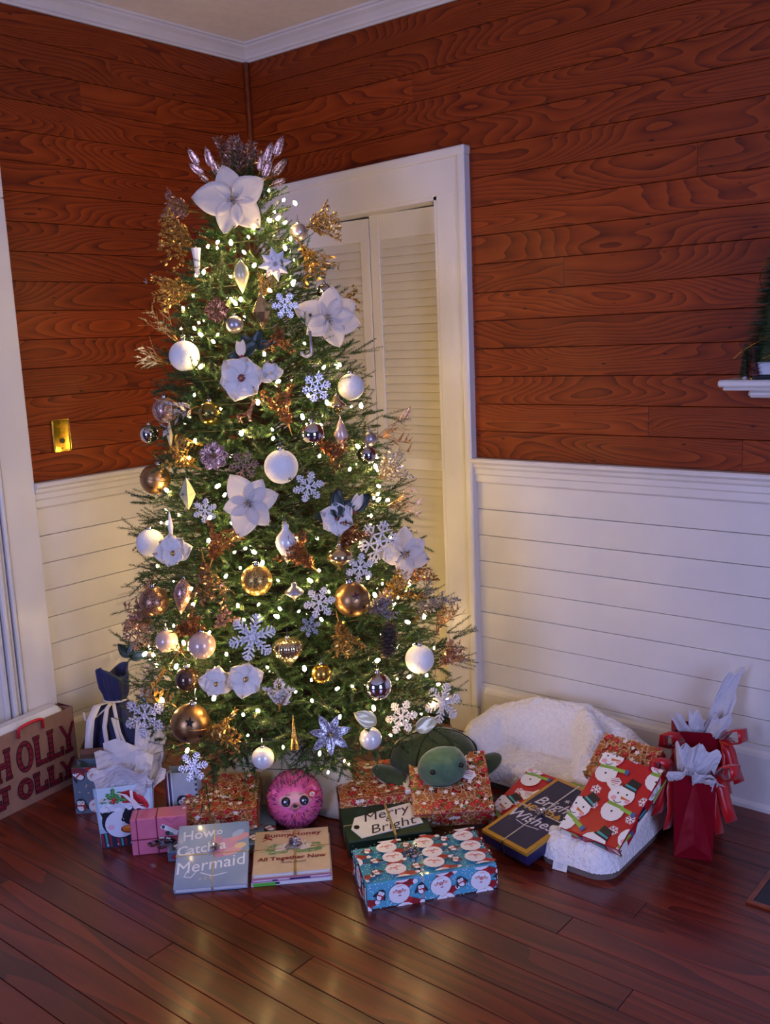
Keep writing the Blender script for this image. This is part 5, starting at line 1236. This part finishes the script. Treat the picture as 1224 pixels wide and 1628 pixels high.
flower(345, 493, 22, 'copper glitter blossom left of the small matte silver ball', n=8, m='gcop', centre='ggold')
flower(340, 725, 25, 'rosy copper glitter blossom left of the grey snowflake', n=9, m='gros', centre='ggold')
# balls
ball(474, 369, 14, 'mattes', 'small silvery mauve ball near the top right beside the gold fern')
ball(373, 516, 14, 'mattes', 'small matte silver ball right of the copper blossom')
ball(516, 463, 12, 'silverg', 'small clear silver ball half behind the upper right poinsettia')
ball(293, 566, 24, 'fuzz', 'white flocked ball at the upper left edge')
ball(558, 615, 21, 'fuzz', 'white flocked ball at the upper right edge under a fir tip')
ball(447, 742, 27, 'fuzz', 'white flocked ball hanging in the middle of the tree')
ball(239, 863, 22, 'fuzz', 'white flocked ball at the middle left edge')
ball(667, 1048, 23, 'fuzz', 'white flocked ball low on the right beside the pine cone')
ball(496, 690, 20, 'chrome', 'mirrored silver ball on the right of centre')
ball(587, 698, 12, 'mattes', 'small blue grey ball at the right edge above the clear ball')
ball(583, 723, 15, 'silverg', 'clear mercury glass ball at the right edge')
ball(237, 690, 15, 'chrome', 'shiny silver ball at the far left edge by the brass wall plate')
ball(262, 652, 20, 'gros', 'mauve glitter ball behind silver leaves on the left')
ball(408, 922, 25, 'ggold', 'gold glitter ball in the centre of the tree')
ball(245, 956, 24, 'gbrn', 'brown glitter ball at the lower left edge')
ball(265, 1019, 18, 'blush', 'blush pearl ball at the lower left next to the gold starburst')
ball(321, 1026, 22, 'blush', 'large pearl pink ball right of the gold starburst')
ball(511, 1071, 16, 'goldb', 'small satin gold ball right of the ribbed heart')
ball(298, 1080, 20, 'brown', 'smoky brown glass ball left of the white roses')
ball(600, 1091, 23, 'chrome', 'large chrome ball low on the right')
ball(589, 1174, 18, 'pearl', 'pearl white ball above the plush turtle')
ball(418, 1205, 18, 'pearl', 'pearl white ball hanging at the hem above the plush hedgehog')
# bells
bell(334, 657, 19, 'bellg', 'round brass jingle bell with cross slots on the left', 'darkhole', .5)
bell(247, 762, 24, 'bell', 'bronze jingle bell at the left edge above the wainscot', 'darkhole', .1, .25, (.6, .55))
bell(560, 953, 28, 'bell', 'bronze jingle bell with a dark red star, right of centre', 'darkred', .1, -.15, (.3, .5))
bell(303, 1150, 31, 'bell', 'large bronze jingle bell with a dark star low on the left', 'darkhole', .0, .2, (-.2, .5))
# lathe ornaments
lathe_orn(384, 440, 25, 52, 'cream', 'cream pearl teardrop near the top of the tree', DROP, 'teardrop_ornament')
lathe_orn(416, 496, 30, 56, 'champ', 'champagne textured lantern drop left of the small silver snowflake', DIA, 'drop_ornament', 10, lambda a: 1+.06*math.cos(a*10), smooth=False)
lathe_orn(542, 692, 25, 52, 'blush', 'pale champagne spindle drop at the right', DIA, 'drop_ornament', 12)
lathe_orn(298, 786, 26, 50, 'cream', 'pale faceted diamond drop right of the left bronze bell', DIA, 'drop_ornament', 4, smooth=False)
lathe_orn(270, 692, 11, 42, 'cream', 'thin cream spindle drop at the left edge', DIA, 'drop_ornament', 10)
lathe_orn(271, 838, 9, 52, 'whitep', 'thin white icicle drop above the left flocked ball', DIA, 'icicle_ornament', 8)
lathe_orn(455, 864, 35, 66, 'pearl', 'white pearl onion finial in the middle of the tree', FIN, 'finial_ornament')
lathe_orn(290, 948, 30, 60, 'gros', 'blush glitter spindle finial next to the brown glitter ball', DROP, 'finial_ornament', tilt=.15)
lathe_orn(540, 888, 44, 44, 'champ', 'champagne glass spinning top right of the white finial', ONION, 'spinning_top_ornament')
lathe_orn(468, 942, 31, 30, 'mattes', 'small silver glass spinning top above the fairy lights', DISC, 'spinning_top_ornament')
lathe_orn(535, 645, 30, 32, 'champ', 'small champagne glass top below the right flocked ball', DISC, 'spinning_top_ornament')
lathe_orn(313, 416, 15, 42, 'whitep', 'white tapering paper icicle at the upper left edge', [(.5, 0), (.6, .3), (.7, .6), (1, 1)], 'icicle_ornament', 6, smooth=False)
lathe_orn(467, 1165, 13, 56, 'ggold', 'slim gold glitter cone at the bottom of the tree', [(1, 0), (.6, .4), (.05, 1)], 'cone_ornament', 8)
lathe_orn(458, 1037, 46, 46, 'champ', 'ribbed gold glass heart low in the middle', [(.02, 0), (.42, .18), (.80, .42), (1, .66), (.92, .84), (.55, .97), (.2, .92), (.16, 1)], 'heart_ornament', 36, lambda a: 1+.10*math.cos(a*12))
# snowflakes
snowflake(453, 486, 22, 'gsil', 'small silver glitter snowflake above the copper berries', 1)
snowflake(503, 616, 24, 'gsil', 'silver snowflake left of the upper right flocked ball', 2, .2)
snowflake(388, 740, 24, 'gros', 'rosy grey snowflake above the middle poinsettia', 2, .1)
snowflake(490, 774, 25, 'gwht', 'white glitter snowflake right of the middle flocked ball', 1, .2)
snowflake(326, 812, 20, 'gwht', 'white snowflake left of the middle poinsettia', 1, .4)
snowflake(602, 862, 36, 'gwht', 'big lacy white snowflake at the right edge in front of the sheer poinsettia', 2, .1)
snowflake(572, 903, 24, 'gwht', 'white glitter snowflake above the red starred bell', 1, .3)
snowflake(493, 996, 17, 'gsil', 'small grey glitter snowflake left of the gold spray', 1, .2)
snowflake(401, 1013, 38, 'gwht', 'large white snowflake low in the middle of the tree', 0, .25)
snowflake(704, 1118, 32, 'gwht', 'white snowflake at the lower right edge', 0, .1)
snowflake(230, 1138, 36, 'gsil', 'large silver snowflake at the lower left edge by the tissue paper', 1, .5)
snowflake(307, 1219, 24, 'gsil', 'silver snowflake hanging at the hem on the left', 0, .2)
snowflake(220, 1006, 30, 'gbrn', 'brown gold snowflake at the left edge beside the blush ball', 2, .3)
snowflake(638, 1140, 28, 'gwht', 'white snowflake seen nearly edge-on above the turtle', 1, .3, out=-.9)
snowflake(508, 958, 26, 'gwht', 'white glitter snowflake turned sideways left of the red starred bell', 1, .2, out=-.6)
# starburst, paper star, cane, reindeer, pine cone, glitter plume
P = on_tree(285, 1036, .03); R = size(24, P); mb = MB(); q = random.Random(6)
for i in range(22):
    d = Vector((q.uniform(-1, 1), q.uniform(-1, 1), q.uniform(-1, 1))).normalized(); mb.tube([(0, 0, 0), d*R*.3, d*R*q.uniform(.8, 1.1)], [.0012, .0016, .0003], 4)
o = obj('starburst_ornament', mb, M['ggold']); o.location = P; tag(o, 'spiky gold starburst between the two blush balls', 'ornament', ORN); obj('core', MB().ball(R*.15, n=10, m=6), M['ggold'], o)
P = on_tree(437, 420, .03); R = size(28, P); t = thing('paper_star', 'white folded paper star near the top of the tree', 'ornament', group=ORN); place_face(t, P, .15, .3)
for k in range(8):
    a = k*PI/4; rr = R*(1 if k % 2 == 0 else .9); mb = MB(); c0 = Vector((math.cos(a), math.sin(a), 0)); s0 = Vector((-math.sin(a), math.cos(a), 0))
    mb.add([c0*R*.2, c0*R*.45+s0*R*.26, c0*rr, c0*R*.45-s0*R*.26, c0*R*.42+Vector((0, 0, R*.14)), c0*R*.4-Vector((0, 0, .003))], [(0, 4, 1), (1, 4, 2), (2, 4, 3), (3, 4, 0), (1, 5, 0), (2, 5, 1), (3, 5, 2), (0, 5, 3)]); obj('point', mb, M['whitep'], t)
c = MB()
for k in range(4): z = MB().box(-R*.42, -R*.10, .004, R*.42, R*.10, .0085, .001).xf(Matrix.Rotation(k*PI/4, 4, 'Z')); c.add(z.v, z.f)
obj('woven_centre', c, M['whitep'], t)
P = on_tree(487, 556, .04); R = size(12, P); pts = [(R*.7, R*2.4, 0), (R*.7, 0, 0)] + [(R*.7*math.cos(a)-0, R*.9*math.sin(a), 0) for a in [-.3*k for k in range(1, 11)]]
o = obj('candy_cane', MB().tube(pts, R*.2, 8), M['mattes'], smooth=True); place_face(o, P, .05, .3); tag(o, 'silver white candy cane hook below the upper right poinsettia', 'ornament', ORN)
obj('hanger', MB().tube([(R*.7, R*2.4, 0), (R*.5, R*3.2, -.01)], .0007, 4), M['silverg'], o)
P = on_tree(388, 660, .04); k_ = size(1, P)
sk = bpy.data.meshes.new('reindeer'); V = [(0, 0, 0), (14, 3, 0), (24, 16, 2), (30, 26, 2), (38, 22, 3), (-14, 2, 0), (-20, 6, 0), (12, -9, 4), (17, -20, 4), (14, -9, -4), (8, -20, -4), (-13, -8, 4), (-20, -18, 4), (-14, -8, -4), (-9, -19, -4), (28, 36, 4), (20, 44, 6), (34, 42, 5), (29, 36, -2), (36, 46, -5)]
E_ = [(0, 1), (1, 2), (2, 3), (3, 4), (0, 5), (5, 6), (1, 7), (7, 8), (1, 9), (9, 10), (5, 11), (11, 12), (5, 13), (13, 14), (3, 15), (15, 16), (15, 17), (3, 18), (18, 19)]
sk.from_pydata([(x*k_*.62, y*k_*.62, z*k_*.62) for x, y, z in V], E_, []); sk.materials.append(M['gcop'])
o = bpy.data.objects.new('reindeer_ornament', sk); C.objects.link(o)
md = o.modifiers.new('skin', 'SKIN'); rad = [6.5, 6, 4.2, 4.2, 2.4, 6, 2, 3.2, 1.7, 3.2, 1.7, 3.4, 1.7, 3.4, 1.7, 1.3, .9, .9, 1.3, .9]
for i, sv in enumerate(sk.skin_vertices[0].data): sv.radius = (rad[i]*k_*.62,)*2
sk.skin_vertices[0].data[0].use_root = True; o.modifiers.new('sub', 'SUBSURF').levels = 1; o.modifiers['sub'].render_levels = 1
place_face(o, P, .15, .3); tag(o, 'small copper glitter reindeer right of the brass bell', 'ornament', ORN)
P = on_tree(617, 1016, .02); t = thing('pine_cone', 'brown frosted pine cone on the lower right of the tree', 'pine cone', group=None); H = size(58, P); W = size(36, P)/2
place_face(t, P, -.22, .35)
sc_ = MB(); tp2 = MB()
for i in range(70):
    f = (i+.5)/70; y = H*(.5-f); a = i*2.4; r_ = W*math.sin(PI*(.12+.83*f))**.7
    d = Vector((math.cos(a), -.35, math.sin(a))).normalized(); s = Vector((-math.sin(a), 0, math.cos(a))); c = Vector((0, y, 0)); w1 = W*.30
    sc_.add([c+d*r_*.3-s*w1*.6, c+d*r_*.3+s*w1*.6, c+d*r_+s*w1, c+d*r_*1.08, c+d*r_-s*w1, c+d*r_*.85+Vector((0, .004, 0))], [(0, 1, 2, 3, 4), (0, 5, 1), (1, 5, 2), (2, 5, 3), (3, 5, 4), (4, 5, 0)])
    tp2.add([c+d*r_*1.0+s*w1*.9+Vector((0, -.0006, 0)), c+d*r_*1.1, c+d*r_*1.0-s*w1*.9+Vector((0, -.0006, 0)), c+d*r_*.92], [(0, 1, 2, 3)])
o = obj('scales', sc_, M['cone'], t); o['kind'] = 'stuff'; o = obj('frosted_tips', tp2, M['snowt'], t); o['kind'] = 'stuff'
obj('core', MB().ball(1, n=12, m=8).xf(Matrix.Diagonal((W*.4, H*.46, W*.4, 1))), M['cone'], t)
# sprays, top to bottom
for a in [
 (285, 332, 60, 2.95, 'fern', 'gros', 'small rosy gold fern spray at the upper left edge'),
 (283, 372, 75, 2.7, 'fern', 'ggold', 'gold fern spray at the upper left edge above the berries'),
 (283, 398, 75, 3.4, 'berry', 'ggold', 'gold berry spray at the upper left edge'),
 (280, 462, 85, 3.3, 'fern', 'ggold', 'gold fern spray at the left edge above the flocked ball'),
 (512, 355, 75, .25, 'fern', 'ggold', 'gold fern spray at the upper right edge beside the mauve ball'),
 (493, 410, 90, -.95, 'bush', 'ggold', 'gold bushy spray right of the paper star'),
 (550, 480, 55, .1, 'berry', 'ggold', 'gold berry spray behind the upper right poinsettia'),
 (443, 540, 62, -1.5, 'berry', 'gcop', 'copper berry cluster between the lantern drop and candy cane'),
 (262, 520, 80, 2.3, 'twig', 'ggold', 'curly gold twig spray at the left edge above the flocked ball'),
 (245, 570, 60, 2.8, 'twig', 'ggold', 'thin gold twig spray left of the upper flocked ball'),
 (450, 650, 90, 1.9, 'bush', 'gcop', 'copper bushy spray right of the reindeer'),
 (280, 655, 75, 3.4, 'leaf', 'gsil', 'silver leaf spray on the left edge'),
 (290, 730, 70, 2.6, 'berry', 'ggold', 'gold berry spray left of the rosy blossom'),
 (625, 690, 90, .2, 'twig', 'gbrn', 'curly brown twig spray at the right edge in front of the louvres'),
 (620, 745, 80, .75, 'fern', 'gsil', 'frosted white fern spray at the right edge'),
 (640, 800, 85, .15, 'twig', 'gbrn', 'thin dark twig spray at the right edge below the frosted fern'),
 (525, 715, 60, -.5, 'bush', 'gcop', 'copper sprig under the mirrored ball'),
 (480, 885, 80, 2.4, 'bush', 'gcop', 'copper bushy spray right of the white finial'),
 (555, 855, 70, .9, 'bush', 'gcop', 'copper sprig below the cupped magnolia'),
 (345, 870, 80, 1.2, 'bush', 'gcop', 'copper bushy spray below the middle poinsettia'),
 (328, 920, 100, -1.4, 'bush', 'gbrn', 'brown bushy spray right of the blush finial'),
 (655, 905, 95, .55, 'fern', 'gcop', 'copper fern spray at the right edge under the sheer poinsettia'),
 (625, 940, 90, .5, 'bush', 'ggold', 'gold sprig right of the red starred bell'),
 (228, 945, 85, 4.2, 'twig', 'gbrn', 'drooping brown twig spray at the left edge'),
 (545, 1010, 80, -1.3, 'bush', 'ggold', 'gold bushy spray below the red starred bell'),
 (600, 965, 60, .3, 'bush', 'gsil', 'silver sprig above the pine cone'),
 (680, 960, 90, .9, 'bush', 'gsil', 'silver frosted spray at the right edge above the low flocked ball'),
 (715, 1045, 60, .7, 'bush', 'gros', 'rosy brown sprig at the lower right edge'),
 (225, 985, 60, 2.9, 'fern', 'gros', 'rosy fern spray at the left edge beside the brown snowflake'),
 (300, 1000, 70, .2, 'bush', 'gcop', 'copper sprig above the blush balls'),
 (345, 1165, 85, .2, 'bush', 'ggold', 'gold bushy spray right of the large starred bell'),
 (250, 1100, 85, .35, 'leaf', 'ggold', 'gold leaf spray above the large starred bell'),
 (446, 1105, 60, 1.5, 'fern', 'gwht', 'white glitter fern plume right of the white roses'),
 (355, 985, 55, .8, 'berry', 'gros', 'rosy berry spray above the large white snowflake'),
 (290, 705, 60, 5.2, 'leaf', 'ggold', 'gold leaf spray below the brass bell'),
 (420, 460, 60, 1.1, 'twig', 'ggold', 'thin gold twig spray above the lantern drop'),
 (705, 985, 70, 1.1, 'twig', 'gbrn', 'thin bare twig spray by the door casing'),
 ]: spray(*a, seed=a[0] % 17)
# cream velvet leaves low on the right
for (px, py, an, lb) in ((598, 1150, 2.6, 'cream velvet leaf above the pearl ball near the turtle'), (660, 1160, .3, 'cream velvet leaf above the turtle shell')):
    P = on_tree(px, py, .02); R = size(40, P); o = obj('velvet_leaf', petal_mesh(R, R*.7, .1, .1, .08), M['cream'], smooth=True); place_face(o, P, an-PI/2, .4); o.modifiers.new('s', 'SOLIDIFY').thickness = .0012; tag(o, lb, 'ornament', ORN)
# dark leaves and white berries
for (px, py, lb) in ((405, 552, 'dark green magnolia leaves right of the bud'), (205, 1045, 'dark fir green leaf tips at the left edge')):
    P = on_tree(px, py, .02); R = size(30, P); t = thing('leaf_pick', lb, 'artificial leaves'); place_face(t, P, 0, .4)
    for a in (.2, 1.2, 2.4): leaf_child(t, R, a, 1.0, .6)
